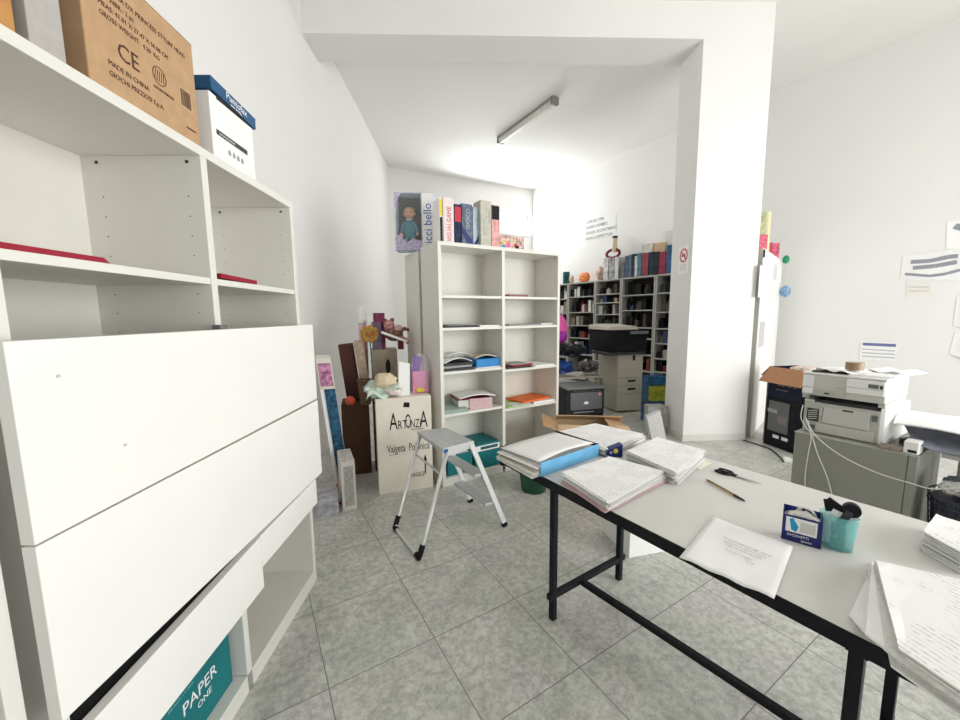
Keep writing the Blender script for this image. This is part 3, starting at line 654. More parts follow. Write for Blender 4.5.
flat('paper_sheaf', 'thin white papers right of the dark folder on the second shelf', 'papers', 480, 501, Z1[1], .012, PAPER, .03, .28, 0, 326)
flat('magazine', 'flat brownish red magazine on the top shelf of the right bay', 'magazine', 509, 528, Z2[0], .022, mat('brown red cover', (.28, .12, .11), .6), .05, .25, 0, 296)
flat('document_folder', 'long grey folder on the second shelf of the right bay', 'folder', 509, 540, Z2[1], .012, GREYF, .04, .26, 0, 325)
flat('paper_sheaf', 'pale papers behind the long grey folder in the right bay', 'papers', 530, 556, Z2[1] + .0, .010, mat('grey paper', (.6, .6, .6), .7), .06 if 0 else .27, .31, 0, 325)
flat('magazine', 'thin grey magazine lying at the right end of the second shelf', 'magazine', 541, 556, Z2[1], .018, mat('grey paper', (.6,) * 3), .05, .25, 0, 325)
# third shelf: heap of papers and blue binder
for k, (a, b, h, m, lb) in enumerate(((443, 474, .02, DARKF, 'dark folder at the bottom of the paper heap on the third shelf'), (443, 472, .018, GREYF, 'grey folder in the middle of the paper heap on the third shelf'), (442, 474, .016, DARKF, 'black edged folder just above the grey one in the third shelf heap'))):
    flat('document_folder', lb, 'folder', a, b, Z1[2] + .023 * k, h, m, .03 + .01 * k, .30, (-3, 2, -2)[k], 370)
flat('paper_sheaf', 'curled white papers on top of the heap on the third shelf', 'papers', 443, 472, Z1[2] + .07, .006, PAPER, .02, .28, 3, 370, .035)
flat('paper_sheaf', 'crumpled white papers topping the third shelf heap at the back', 'papers', 449, 473, Z1[2] + .118, .004, PAPER, .05, .27, -5, 370, .03)
flat('ring_binder', 'bright blue binder lying on the third shelf of the left bay', 'binder', 476, 501, Z1[2] + .012, .068, BLUF, .03, .30, 2, 372)
flat('paper_sheaf', 'flat papers under the bright blue binder', 'papers', 476, 501, Z1[2], .010, PAPERG, .02, .30, 0, 372)
flat('paper_sheaf', 'loose tan papers on top of the bright blue binder', 'papers', 476, 499, Z1[2] + .083, .010, mat('tan sheets', (.55, .5, .42)), .06, .28, -3, 372, .025)
flat('document_folder', 'black and red folder lying on the third shelf of the right bay', 'folder', 510, 532, Z2[2], .014, DARKF, .02, .24, -6, 363)
flat('document_folder', 'red edged folder resting on the black one in the right bay', 'folder', 511, 533, Z2[2] + .016, .012, REDF, .03, .22, 8, 363)
flat('document_folder', 'grey folder topmost on the third shelf of the right bay', 'folder', 511, 528, Z2[2] + .030, .010, GREYF, .04, .22, -2, 363)
flat('paper_sheaf', 'white papers on the right half of the third shelf', 'papers', 534, 556, Z2[2], .010, PAPER, .02, .28, 3, 363)
# fourth shelf
flat('document_folder', 'sage green folder on the fourth shelf of the left bay', 'folder', 445, 469, Z1[3], .030, SAGE, .01, .27, -5, 413)
mb = MB(); rb = thing('ring_binder', 'maroon box binder with pale pink cover lying under white papers', 'binder', FS.w(.30, .055, Z1[3] + .001), R(-14))
bx('back_cover', MAROON, rb, -.11, .20, 0, .24, 0, .012); bx('paper_block', PAPERG, rb, -.10, .19, .006, .23, .012, .085); bx('spine', PINK, rb, .0, .21, -.006, .0, 0, .095)
bx('front_cover', MAROON, rb, -.12, .20, 0, .24, .086, .097)
flat('paper_sheaf', 'white papers lying on the maroon binder', 'papers', 463, 496, Z1[3] + .100, .008, PAPER, .04, .29, -8, 410, .022)
flat('document_folder', 'pale green folder on the fourth shelf of the right bay', 'folder', 510, 530, Z2[3], .012, LIME, .0, .25, -4, 402)
flat('document_folder', 'mint paper folder sticking out over the shelf edge below the pale green one', 'folder', 515, 534, Z2[3] + .0125, .005, MINT, -.03, .12, -8, 402)
flat('document_folder', 'orange folder leaning on the fourth shelf of the right bay', 'folder', 520, 553, Z2[3] + .019, .016, ORANGE, .05, .30, 8, 397)
flat('paper_sheaf', 'white papers under the orange folder', 'papers', 534, 557, Z2[3], .016, PAPER, .02, .31, 0, 402)
# cartons on the bottom shelf
a_, z_ = FS.px(475, 470, .02); b_, _ = FS.px(499.5, 466, .02)
tc = carton('paper_carton', 'teal paper carton with white lid on the bottom shelf behind the stool', FS, TEAL, a_, b_, .02, .31, .071, .30)
bx('white_band', WHT, tc, -.001, b_ - a_ + .001, -.0015, .29, .165, .215); bx('lid_panel', TEAL, tc, .02, b_ - a_ - .02, .02, .26, .2292, .2304)
bx('label_strip', mat('dark label', (.02, .10, .12), .5), tc, .06, b_ - a_ - .02, -.0025, -.0015, .178, .205)
text('A4', .045, WHITEINK, tc, (.02, -.001, .04))
a2, _ = FS.px(448, 470, .03)
tc2 = carton('paper_carton', 'teal paper carton in the bookcase hidden behind the step stool legs', FS, TEAL, a2, a_ - .02, .03, .31, .071, .245)
bx('white_band', WHT, tc2, .02, a_ - a2 - .04, .03, .25, .1742, .1752)

# ------------------------------------------------------------------ on top of the middle bookcases
pa = Z(396, 250, 2.042); DZ = 2.038; FD = Frame(pa.x, pa.y, R(-30))
db = thing('doll_box', 'window box with a baby doll on top of the bookcases', 'toy box', (pa.x, pa.y, 2.04), R(-30)); DW, DD, DH = .345, .15, .500
PBL = mat('pale blue carton', (.55, .62, .74), .5, var=.2, scale=25); DGB = mat('dark green backing', (.05, .075, .07), .7)
mb = MB(); mb.box(0, DW, 0, DD, 0, .008).box(0, DW, 0, DD, DH - .008, DH).box(0, .01, 0, DD, 0, DH).box(.235, DW, 0, DD, 0, DH)
mb.build('box_shell', PBL, db); bx('back_board', DGB, db, .01, .235, DD - .006, DD, .008, DH - .008)
MB().prism([(0, .0), (.235, 0), (.235, .08), (.16, .10), (.10, .07), (.05, .12), (0, .14)], 0, .002, Matrix.Rotation(R(90), 4, 'X')).build('printed_front', mat('lilac print', (.5, .45, .62), .5, var=.45, scale=70), db)
MB().prism([(0, DH), (.07, DH), (.03, DH - .05), (.02, DH - .12), (0, DH - .13)], 0, .002, Matrix.Rotation(R(90), 4, 'X')).build('printed_corner', mat('lilac print', (.5,) * 3), db)
bx('white_strip', WHT, db, .243, DW - .004, -.001, 0, .0, DH - .004)
text('cicci bello', .105, BLUI, db, (.325, -.0012, .012), (R(90), R(-90), 0), sx=.94)
bx('window_film', FILM, db, .01, .235, .002, .003, .09, DH - .008)
dl_ = thing('baby_doll', 'baby doll in a teal dress inside the window box', 'doll', FD.w(.115, .085, 2.05), R(-30))
mb = MB(); mb.m(0).lathe([(.02, .10), (.060, .12), (.052, .20), (.036, .255), (.018, .275)], 16, sy=.65)
mb.m(1).lathe([(.018, .27), (.030, .28)], 12)
mb.m(1).ball((0, 0, .325), .047, (1, .92, 1.05))
for s_ in (-1, 1):
    mb.m(0).tube([(s_ * .035, 0, .25), (s_ * .065, -.01, .20), (s_ * .072, -.03, .155)], .018, 8, .014).m(1).ball((s_ * .074, -.035, .14), .014)
    mb.m(2).tube([(s_ * .025, 0, .13), (s_ * .035, -.02, .06), (s_ * .035, -.03, .0)], .024, 8, .018)
    mb.m(1).ball((s_ * .048, .0, .325), .011).m(3).ball((s_ * .017, -.041, .332), .0065)
mb.m(1).ball((0, -.046, .318), .007).m(4).ball((0, -.042, .300), .008, (1.3, .6, .6)).m(5).ball((0, -.012, .273), .022, (1.5, .9, .3))
mb.build('body', [DTEAL, SKIN, mat('blue trousers', (.25, .42, .52), .7), INK, REDI, WHT], dl_, smooth=True)
MB().ball((0, .008, .345), .049, (1, .9, .85), wob=.05, seed=3).build('hair', HAIR, dl_)
MB().ball((-.07, -.05, .12), .022, (.9, .5, 1.3)).build('bottle', mat('pale pink plastic', (.75, .45, .5), .4), dl_, smooth=True)
# games standing in a row
def game(label, px0, px1, h, m, texts=(), side=None, d=.10, dep=.12, extra=None, name='board_game_box', zb=2.038):
    x0 = FS.px(px0, 246, d)[0]; x1 = FS.px(px1, 246, d)[0]
    t = carton(name, label, FS, m, x0, x1 - .002, d, d + dep, zb, zb + h, 'game', 'games standing on the middle bookcase', .001)
    return t, x1 - x0 - .002
g_, w_ = game('yellow and black game box next to the doll box', 440, 443.5, .36, WHT); bx('yellow_panel', YEL, g_, .002, w_ - .002, -.001, 0, .22, .35); bx('black_panel', INK, g_, .004, w_ - .004, -.001, 0, .01, .21)
g_, w_ = game('white game box with red vertical lettering', 444, 454.5, .37, mat('pinkish white carton', (.78, .68, .66), .55), d=.09)
text('VISUALGAME', .058, REDI, g_, (w_ * .75, -.001, .02), (R(90), R(-90), 0), sx=.82)
g_, w_ = game('dark blue game box with red top panel', 455, 462, .33, mat('dark blue print', (.02, .03, .07), .5, var=.6, scale=30)); bx('red_panel', REDI, g_, .004, w_ - .004, -.001, 0, .19, .31)
g_, w_ = game('slate blue game box with white lettering', 462.3, 473, .345, mat('slate print', (.11, .14, .20), .5, var=.5, scale=25)); text('GIOCO', .05, mat('pale slate ink', (.45, .5, .56), .5), g_, (w_ * .72, -.001, .14), (R(90), R(-90), 0))
MB().prism([(0, .16), (w_, .05), (w_, .0), (w_ * .5, .02), (0, .10)], .0008, .0012, Matrix.Rotation(R(90), 4, 'X')).build('dark_print', NAVY, g_)
g_, w_ = game('pale blue game box with dark chevron print', 473.3, 480, .33, mat('pale steel blue', (.42, .50, .58), .5, var=.25, scale=20))
MB().prism([(0, .02), (w_ * .5, .06), (w_, .13), (w_, .08), (w_ * .5, .01), (0, -.0)], .0008, .0012, Matrix.Rotation(R(90), 4, 'X')).build('dark_print', NAVY, g_)
g_, w_ = game('thick beige game box with small grey lettering', 481, 491.5, .385, mat('beige print', (.50, .49, .42), .6, var=.12, scale=30), d=.06)
text('ENIGMA', .03, mat('grey print', (.3,) * 3), g_, (w_ * .9, -.001, .2), (R(90), R(-90), 0)); text('gioco di societa', .02, mat('grey print', (.3,) * 3), g_, (w_ * .4, -.001, .1), (R(90), R(-90), 0))
x_, _ = FS.px(491.5, 246, .06)
g2 = carton('board_game_box', 'salmon pink game box with black top panel, turned to the right', FS, mat('salmon print', (.68, .35, .32), .55, var=.35, scale=22), x_ + .006, x_ + .09, .065, .12, 2.038, 2.40, 'game', 'games standing on the middle bookcase', .001)
bx('black_panel', INK, g2, .003, .08, -.001, 0, .24, .355)
g_, w_ = game('low colourful picture box lying at the right end of the bookcase top', 500, 524, .13, mat('multicolour print', (.55, .35, .30), .5, var=.9, scale=28), d=.12, dep=.18, name='puzzle_box')
for k, (cx_, cz_, c_, r_) in enumerate(((.05, .06, YEL, .02), (.09, .05, PINKT, .024), (.14, .07, STRAW, .026), (.17, .05, REDI, .018), (.04, .03, CYAN, .02), (.19, .03, INK, .022))):
    if cx_ < w_ - .02: MB().prism([(cx_ + r_ * math.cos(a), cz_ + r_ * math.sin(a)) for a in [i * math.pi / 5 for i in range(10)]], .001 + k * .0003, .0013 + k * .0003, Matrix.Rotation(R(90), 4, 'X')).build('picture_patch', c_, g_)

# ------------------------------------------------------------------ on the left bookcase
OY = FB
bb = thing('cardboard_box', 'big brown cardboard shipping box on top of the left bookcase', 'box', FB.w(-.96, .03, 2.013), FB.rz); BW, BD_, BH = .375, .30, .335
bx('body', CARD, bb, 0, BW, 0, BD_, 0, BH, .003)
MB().hexa([Vector(p) for p in ((0, 0, BH), (BW, 0, BH), (BW, .004, BH), (0, .004, BH), (.02, .05, BH + .05), (BW + .005, .04, BH + .04), (BW + .005, .044, BH + .043), (.02, .054, BH + .053))]).build('flap', CARD, bb)
for s_, x_, z_, sz in (("GIOCHI PREZIOSI S.p.A.", .055, .058, .0185), ("MADE IN CHINA", .055, .084, .0185), ("GROSS WEIGHT:  4.20  KG", .045, .196, .0175), ("MEAS: 41.01 X 27.47 X 50.08 CM", .045, .220, .0175), ("QTY.NBR.: 2 pz", .045, .244, .0175), ("GD. SOFIA DX PRINCESS STYLIN' HEAD", .045, .268, .0185), ("ART. 0210130", .045, .296, .0185)):
    text(s_, sz, INKB, bb, (x_, -.0006, z_), sx=.9)
text("CE", .062, INKB, bb, (.085, -.0006, .118), sx=.9)
rg = MB()
for k in range(24):
    a = k / 24 * 2 * math.pi; a2 = (k + 1) / 24 * 2 * math.pi
    rg.bar((0.222 + .024 * math.cos(a), -.0004, .15 + .024 * math.sin(a)), (0.222 + .024 * math.cos(a2), -.0004, .15 + .024 * math.sin(a2)), .0008, .0025, (0, 0, 1) if abs(math.cos(a)) < .7 else (1, 0, 0))
for k in range(5): rg.bar((.203 + .008 * k, -.0004, .135), (.210 + .007 * k, -.0004, .165), .0008, .002, (1, 0, 0))
rg.build('printed_emblem', INKB, bb)
text("GOLDEN PRINCESS", .011, INKB, bb, (.195, -.0006, .108), sx=.8)
br = MB(); rb_ = random.Random(2); x = .303
while x < .345: w3 = rb_.choice([.0006, .001, .0016]); br.box(x, x + w3, -.0008, -.0004, .115, .165); x += w3 + rb_.choice([.0006, .001, .0014])
br.build('barcode_print', INKB, bb); bx('barcode_label', mat('barcode label', (.50, .33, .19), .8), bb, .296, .352, -.0004, 0, .105, .172)
text("M20200001", .009, INKB, bb, (.315, -.0006, .05))
bx('packing_tape', mat('clear tape', (.60, .44, .28), .3), bb, -.0006, 0, .12, .18, 0, BH)
wbm = thing('paper_carton', 'white carton with a dark blue lid on top of the left bookcase', 'box', FB.w(-.535, .02, 2.013), FB.rz)
CWW, CWD, CWH = .26, .30, .225
bx('body', WHT, wbm, 0, CWW, 0, CWD, 0, CWH, .001)
ldm = MB(); ldm.box(-.006, CWW + .006, -.006, CWD + .006, CWH + .006, CWH + .05); lid = ldm.build('lid', BLUE, wbm, .001, rot=(0, R(3), 0), loc=(0, 0, .004))
text('Puntofax', .036, WHITEINK, wbm, (.085, -.0085, CWH + .02), (R(90), R(3), 0)); text('paper A4 80g', .012, WHITEINK, wbm, (.11, -.0085, CWH + .006), (R(90), R(3), 0))
bx('under_flap', INK, wbm, .04, CWW - .005, -.003, 0, CWH - .008, CWH + .008)
bx('dark_strip', mat('dark strip', (.06, .065, .07), .5), wbm, .025, .21, -.001, 0, .092, .110)
text('carta per fotocopie laser', .009, WHITEINK, wbm, (.04, -.0013, .098))
for k in range(4): MB().prism([(.085 + .026 * k, .045), (.1 + .026 * k, .045), (.1 + .026 * k, .058), (.0925 + .026 * k, .066), (.085 + .026 * k, .058)], .0004, .0008, Matrix.Rotation(R(90), 4, 'X')).build('printed_symbol', mat('grey print', (.3,) * 3), wbm)
fb1 = carton('file_box', 'narrow grey file box left of the big brown shipping box', FB, mat('grey card', (.42, .40, .38), .6), -1.085, -1.012, .03, .29, 2.013, 2.33, 'file box')
ob = carton('carton', 'orange brown carton at the left end of the bookcase top', FB, mat('orange cardboard', (.50, .25, .08), .7, var=.12, scale=12), -1.32, -1.10, .04, .30, 2.013, 2.30)
MB().bar((.03, -.0004, .11), (.185, -.0004, .075), .0008, .006, (0, 0, 1)).build('printed_line', INKB, ob)
MB().bar((.07, -.0004, .14), (.18, -.0004, .115), .0008, .004, (0, 0, 1)).build('printed_line', INKB, ob)
# dark red folders on the shelf
a_, _ = FB.px(0, 250, .03); b_, _ = FB.px(107, 262, .03)
solo('document_folder', 'long dark red folder on the left bay shelf of the left bookcase', 'folder', MB().hexa([Vector(p) for p in ((-1.21 - a_, 0, 0), (b_ - a_, 0, 0), (b_ - a_ - .03, .2, 0), (-1.21 - a_, .2, 0), (-1.21 - a_, .003, .014), (b_ - a_ - .015, .003, .014), (b_ - a_ - .03, .2, .014), (-1.21 - a_, .2, .014))]), REDF, FB.w(a_, .02, 1.5865), FB.rz)
a_, _ = FB.px(219, 276, .02); b_, _ = FB.px(255, 282, .02)
solo('document_folder', 'small dark red folder on the right bay shelf of the left bookcase', 'folder', MB().sheet((0, 0, 0), (b_ - a_, 0, 0), (b_ - a_ - .02, .22, 0), (0, .22, 0), 8, 3, lambda u, v: Vector((0, 0, .006 * (1 - u)))  , .016), REDF, FB.w(a_, .012, 1.5862), FB.rz)
solo('paper_strip', 'white paper strip lying at the back of the left bay shelf', 'paper', MB().box(0, .16, 0, .1, 0, .006), WHT, FB.w(-.86, .24, 1.586), FB.rz)
# teal carton low in the left cabinet
a_, _ = FB.px(196, 700, .07)
pc = carton('paper_carton', 'teal carton of copy paper low inside the left bookcase', FB, TEAL, -.99, -.655, .045, .33, .071, .37)
cwid = .365
text('PAPER', .060, WHITEINK, pc, (.10, -.0006, .115), sx=.95); text('ONE', .032, WHITEINK, pc, (.16, -.0006, .075))
text('home office multi purpose paper', .013, mat('pale teal ink', (.2, .5, .5), .6), pc, (.05, -.0006, .21)); text('500 sheets x 5 reams', .012, mat('pale teal ink', (.2,) * 3), pc, (.05, -.0006, .185))
bx('label', WHT, pc, .03, .12, .02, .07, .2995, .3005); bx('side_label', WHT, pc, -.001, 0, .08, .11, .22, .245); bx('side_label', WHT, pc, -.001, 0, .10, .16, .13, .155)
bx('white_mark', WHITEINK, pc, .26, .30, -.001, 0, .235, .241)
solo('carton', 'reddish brown carton at the far left beside the left bookcase', 'box', MB().box(-.36, 0, 0, .3, 0, .40), mat('reddish cardboard', (.22, .09, .05), .8), FB.w(-1.36, .06, .071), FB.rz)

# ------------------------------------------------------------------ grey metal cabinet with two printers
gcab = thing('metal_cabinet', 'low olive grey metal cabinet carrying two stacked printers', 'cabinet', FG.o, FG.rz)
bx('body', CABG, gcab, 0, .565, .012, .58, 0, .64, .002)
bx('front_panel', CABG, gcab, .004, .525, 0, .012, .012, .635, .001); bx('side_strip', CABG, gcab, .529, .562, .002, .012, .0, .637, .001)
bx('top_edge', mat('pale grey edge', (.42, .42, .38), .5), gcab, 0, .565, .0, .012, .6355, .641)
def ppx(pts, d): return [FG.px(x, y, d) for x, y in pts]
def printer(name, label, x0, x1, y0, y1, z0, z1):
    t = thing(name, label, 'printer', FG.w(x0, y0, z0), FG.rz); return t, x1 - x0, y1 - y0, z1 - z0
P1, w1, d1, h1 = printer('laser_printer', 'lower grey beige laser printer standing on the olive metal cabinet', .015, .415, .075, .56, .642, .865)
bx('body', GREYP, P1, 0, w1 - .03, 0.004, d1, 0, h1 - .02, .006)
MB().prism([(w1 - .032, .006), (w1 - .012, .012), (w1 - .002, .04), (w1, d1), (w1 - .032, d1)], 0, h1).build('daylit_shoulder', WHITEP, P1, .003)  # painted white for the daylight that blows out this grey side
bx('top_rim', GREYL, P1, 0, .05, 0, d1, h1 - .02, h1 - .005, .003)
bx('output_tray', DKG, P1, .04, w1 - .05, .02, .34, h1 - .02, h1 - .001, .002)
bx('front_flap', GREYL, P1, .105, w1 - .075, -.006, .004, .075, h1 - .035, .003); bx('flap_grip', DKG, P1, .20, .25, -.008, -.005, h1 - .05, h1 - .04)
bx('paper_tray', GREYL, P1, .07, w1 - .05, -.004, .004, .006, .068, .003)
vn = MB()
for k in range(5): vn.bar((.028, -.0005, .085 + k * .014), (.075, -.0005, .097 + k * .014), .004, .005, (0, 0, 1))
bx('vent_panel', DKG, P1, .02, .082, -.0005, .004, .075, .16); vn.build('vent_slat', GREYL, P1)
bx('button_panel', GREYL, P1, .085, .10, -.004, .004, .12, .17, .001); bx('door_latch', MIDG, P1, w1 - .065, w1 - .04, -.004, .004, h1 - .085, h1 - .05, .001)
bx('socket', MIDG, P1, .03, .07, -.002, .004, .02, .05, .001)
P2, w2_, d2, h2 = printer('multifunction_printer', 'upper pale grey printer stacked on the lower one and covered with papers', -.005, .395, .075, .56, .892, 1.045)
bx('body', GREYL, P2, 0, w2_, 0.004, d2, .0, h2 - .012, .005)
for a, b in ((0, .035), (w2_ - .03, w2_)): bx('support_foot', GREYP, P2, a, b, .02, d2 - .02, -.026 - (.0 if 1 else 0), .0)
bx('scanner_lid', WHITEP, P2, -.003, w2_ + .003, 0, d2, h2 - .012, h2, .003)
bx('left_panel', WHITEP, P2, .004, .06, -.004, .004, .012, h2 - .02, .002); bx('panel_split', MIDG, P2, .004, .06, -.0045, -.004, .052, .055)
bx('front_cover', WHITEP, P2, .225, w2_ - .004, -.006, .004, .045, h2 - .018, .003); bx('cover_split', MIDG, P2, .225, w2_ - .004, -.0065, -.006, .082, .084)
bx('control_display', MIDG, P2, w2_ - .075, w2_ - .03, -.0075, -.006, .09, .115); bx('control_button', DKG, P2, w2_ - .025, w2_ - .012, -.0075, -.006, .09, .112)
bx('recessed_slot', GREYP, P2, .065, .17, -.002, .004, .012, .042); bx('slot_button', DKG, P2, .12, .145, -.003, -.002, .018, .028); bx('middle_panel', GREYP, P2, .172, .222, -.004, .004, .012, .07, .001)
# things lying on the upper printer
def lay(name, label, cat, x0, x1, y0, y1, z, h, m, tilt=0, curl=0.0):
    mb = MB(); L = (x1 - x0) / 2; D_ = (y1 - y0) / 2
    if curl: mb.sheet((-L, -D_, 0), (L, -D_, 0), (L, D_, 0), (-L, D_, 0), 10, 5, lambda u, v: Vector((0, 0, curl * math.sin(u * 6.3) ** 2)), h)
    else: mb.box(-L, L, -D_, D_, 0, h)
    return solo(name, label, cat, mb, m, FG.w((x0 + x1) / 2, (y0 + y1) / 2, z), FG.rz + R(tilt))
zt = 1.0455
lay('document_folder', 'black folder at the left on top of the upper printer', 'folder', .03, .19, .10, .25, zt, .010, DKG, 4)
lay('paper_sheaf', 'curled white papers left of the tape roll on the upper printer', 'papers', .08, .26, .10, .36, zt + .011, .003, PAPER, -12, .012)
lay('paper_sheaf', 'loose white papers under and right of the tape roll', 'papers', .20, .40, .12, .42, zt, .009, PAPER, 6)
lay('paper_sheaf', 'white papers hanging over the rear right edge of the upper printer', 'papers', .22, .46, .30, .54, zt + .0092, .003, PAPER, -9, .014)
tp = thing('tape_roll', 'roll of brown packing tape on top of the upper printer', 'tape', FG.w(.225, .17, zt + .030), FG.rz)
MB().lathe([(.030, 0), (.045, 0), (.045, .048), (.030, .048)], 28).build('tape_body', mat('brown tape', (.28, .20, .12), .35), tp, .001, smooth=False)
MB().lathe([(.026, .001), (.030, .001), (.030, .047), (.026, .047)], 24).build('cardboard_core', CARDL, tp)
# cables hanging from the lower printer
def cable(name, label, pts, r, m, group=None):
    pts = [Vector(p) for p in pts]; out = []
    for i in range(len(pts) - 1):
        p0, p1, p2, p3 = pts[max(i - 1, 0)], pts[i], pts[i + 1], pts[min(i + 2, len(pts) - 1)]
        for k in range(8):
            t = k / 8; out.append(.5 * ((2 * p1) + (-p0 + p2) * t + (2 * p0 - 5 * p1 + 4 * p2 - p3) * t * t + (-p0 + 3 * p1 - 3 * p2 + p3) * t ** 3))
    out.append(pts[-1]); return solo(name, label, 'cable', MB().tube(out, r, 6), m, (0, 0, 0), 0, group, smooth=True)
WC = mat('white cable', (.72, .72, .68), .5)
def fp(x, y, d=-.012):
    a, z = FG.px(x, y, d); return FG.w(a, d, z)
cable('power_cable', 'white cable falling straight down the left of the grey cabinet front', [fp(806, 418), fp(811, 436), fp(808, 455), fp(805, 480), fp(806, 520)], .003, WC)
cable('power_cable', 'white cable falling down the middle of the grey cabinet front', [fp(806, 419, -.02), fp(812, 436, -.02), fp(818, 455, -.02), fp(828, 480, -.02), fp(838, 520, -.02)], .003, WC)
cable('power_cable', 'long white cable sweeping right across the grey cabinet to the wire basket', [fp(807, 420, -.028), fp(815, 435, -.028), fp(840, 455, -.04), fp(875, 472, -.05), fp(910, 483, -.06), fp(935, 489, -.07), fp(980, 486, -.08)], .003, WC)
cable('power_cable', 'short white cable looping round the front left corner of the lower printer', [fp(803, 405), fp(801, 418, -.03), fp(808, 430, -.03), fp(815, 436, -.02)], .0025, WC)
def wp(x, y, d=-.02):
    a, z = FR.px(x, y, d); return FR.w(a, d, z)
cable('wall_cable', 'white cable curving down the right wall above the papers', [wp(897, 378), wp(899, 395), wp(905, 408), wp(916, 418), wp(930, 424)], .006, WC)
cable('floor_cable', 'black cable running across the floor from the pillar to the power strip', [Z(743, 440, .006), Z(756, 444, .006), Z(770, 449, .006), Z(779, 456, .006), Z(784, 462, .006)], .006, BLACK)
p0 = Z(783, 461); ps = thing('power_strip', 'white power strip on the floor left of the grey cabinet', 'power strip', p0, R(-60))
bx('body', WHITEP, ps, 0, .30, -.03, .03, 0, .04, .006); bx('socket_row', MIDG, ps, .05, .26, -.012, .012, .0402, .041)

# ------------------------------------------------------------------ cartons and printer box by the pillar
q0, q1 = Z(763.5, 443), Z(791, 453); dq = q1 - q0; FQ = Frame(q0.x, q0.y, math.atan2(dq.y, dq.x))
k1 = thing('printer_carton', 'black printer carton with white labels standing on the floor beside the pillar', 'box', FQ.o, FQ.rz)
BLKC = mat('black printed carton', (.010, .011, .015), .4, var=.5, scale=14)
bx('body', BLKC, k1, 0, .44, 0, .34, 0, .535, .002)
for (xa, xb, za, zb, nm, m) in ((.10, .17, .10, .135, 'white_label', WHT), (.20, .27, .10, .135, 'white_label', WHT), (.02, .13, .37, .41, 'white_label', mat('dim print', (.35, .37, .38), .5)), (.14, .24, .27, .35, 'picture_print', mat('grey picture', (.22, .2, .2), .5)), (.03, .26, .17, .50, 'picture_print', MIDG)):
    bx(nm, m, k1, xa, xb, -.0012 if nm == 'white_label' or m.name.startswith('grey pic') else -.0006, 0, za, zb)
k2 = thing('open_carton', 'dark blue black carton with a brown flap stacked on the black printer carton', 'box', FQ.w(.005, 0, .5355), FQ.rz)
bl = MB(); bl.box(0, .44, 0, .006, 0, .33).box(0, .44, .334, .34, 0, .33).box(0, .006, 0, .34, 0, .33).box(.434, .44, 0, .34, 0, .33).box(0, .44, 0, .34, 0, .006)
bl.build('body', mat('dark blue black carton', (.012, .016, .035), .45, var=.4, scale=10), k2)
bx('side_panel', mat('shaded carton side', (.24, .215, .18), .8), k2, -.0015, 0, 0, .34, -.53, .33) if 0 else None
FLAPM = mat('orange brown cardboard', (.47, .24, .13), .85, bump=.1)
MB().hexa([Vector(p) for p in ((0.01, 0, .33), (.43, 0, .33), (.43, .005, .33), (0.01, .005, .33), (-.03, -.10, .175), (.43, -.10, .175), (.43, -.095, .17), (-.03, -.095, .17))]).build('front_flap', FLAPM, k2)
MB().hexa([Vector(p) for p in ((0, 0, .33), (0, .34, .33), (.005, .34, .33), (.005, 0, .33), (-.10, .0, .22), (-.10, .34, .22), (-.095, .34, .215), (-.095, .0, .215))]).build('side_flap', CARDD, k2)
text('LASERJET PRINTER', .026, mat('grey print', (.3,) * 3), k2, (.10, -.0006, .135)); text('cartuccia originale', .018, mat('grey print', (.3,) * 3), k2, (.09, -.0006, .09))
solo('paper_bag', 'pale pink and white wrappers sticking out of the open dark carton', 'wrapper', MB().ball((0, 0, 0), .1, (1.4, 1.0, .45), wob=.12, seed=5), mat('pale pink paper', (.75, .62, .55), .7, var=.2), FQ.w(.24, .17, .5355 + .31), FQ.rz)
solo('carton_side_shade', 'added grey brown slab for the shaded left side of the black cartons', 'box', MB().box(0, .06, 0, .30, 0, .72), mat('shaded carton side', (.20, .18, .15), .8), FQ.w(-.068, .06, 0), FQ.rz)  # added slab, coloured as the shaded side of the stacked cartons
# partition panel between the pillar and the right wall
p0 = Vector((4.722, -.300, 0)); dr = Vector((1.51, .39, 0)).normalized(); nn = Vector((-dr.y, dr.x, 0)); HP = 2.15
pp = thing('partition_panel', 'tall white panel standing between the pillar and the right wall with toys on top', 'panel', p0, math.atan2(dr.y, dr.x))
Ui = Vector((U.dot(dr), U.dot(nn), 0))
MB().prism([(0.02, 0), (1.50, 0), (1.50, .16), (.02 + Ui.x * .16 / Ui.y, .16)], 0, HP).build('body', WHITEP, pp, .002)
MB().prism([(-.005, 0.004), (.018, 0), (.018 + Ui.x * .14 / Ui.y, .14), (-.005 + Ui.x * .14 / Ui.y, .14)], 0.01, HP - .01).build('edge_strip', mat('grey edge strip', (.60, .59, .55), .5), pp)
FPP = Frame(p0.x, p0.y, math.atan2(dr.y, dr.x))
a_, z_ = FPP.px(757, 250, 0); bx('top_bracket', DKG, pp, -.012, .02, -.012, 0, HP - .10, HP - .02, .002)
def panel_note(x0, y0, x1, y1, m, nm):
    a, z = FPP.px(x0, y0, 0); b, zz = FPP.px(x1, y1, 0); bx(nm, m, pp, a, b, -.003, 0, zz, z)
panel_note(760, 265, 770, 299, mat('note paper', (.74, .74, .72), .7), 'paper_note'); panel_note(774, 264, 776, 280, mat('pale blue note', (.6, .65, .7), .6), 'paper_note')
panel_note(760, 322, 763, 346, mat('grey tape', (.5, .5, .5), .5), 'tape_strip')
def wall_thing(nm, lb, ct, cx, cy, r, m, sc, d=-.10, sd=0, wob=.1, group=None):
    a, z = FPP.px(cx, cy, 0); return solo(nm, lb, ct, MB().ball((0, 0, 0), r, sc, wob=wob, seed=sd), m, FPP.w(a, d, z), FPP.rz, group)
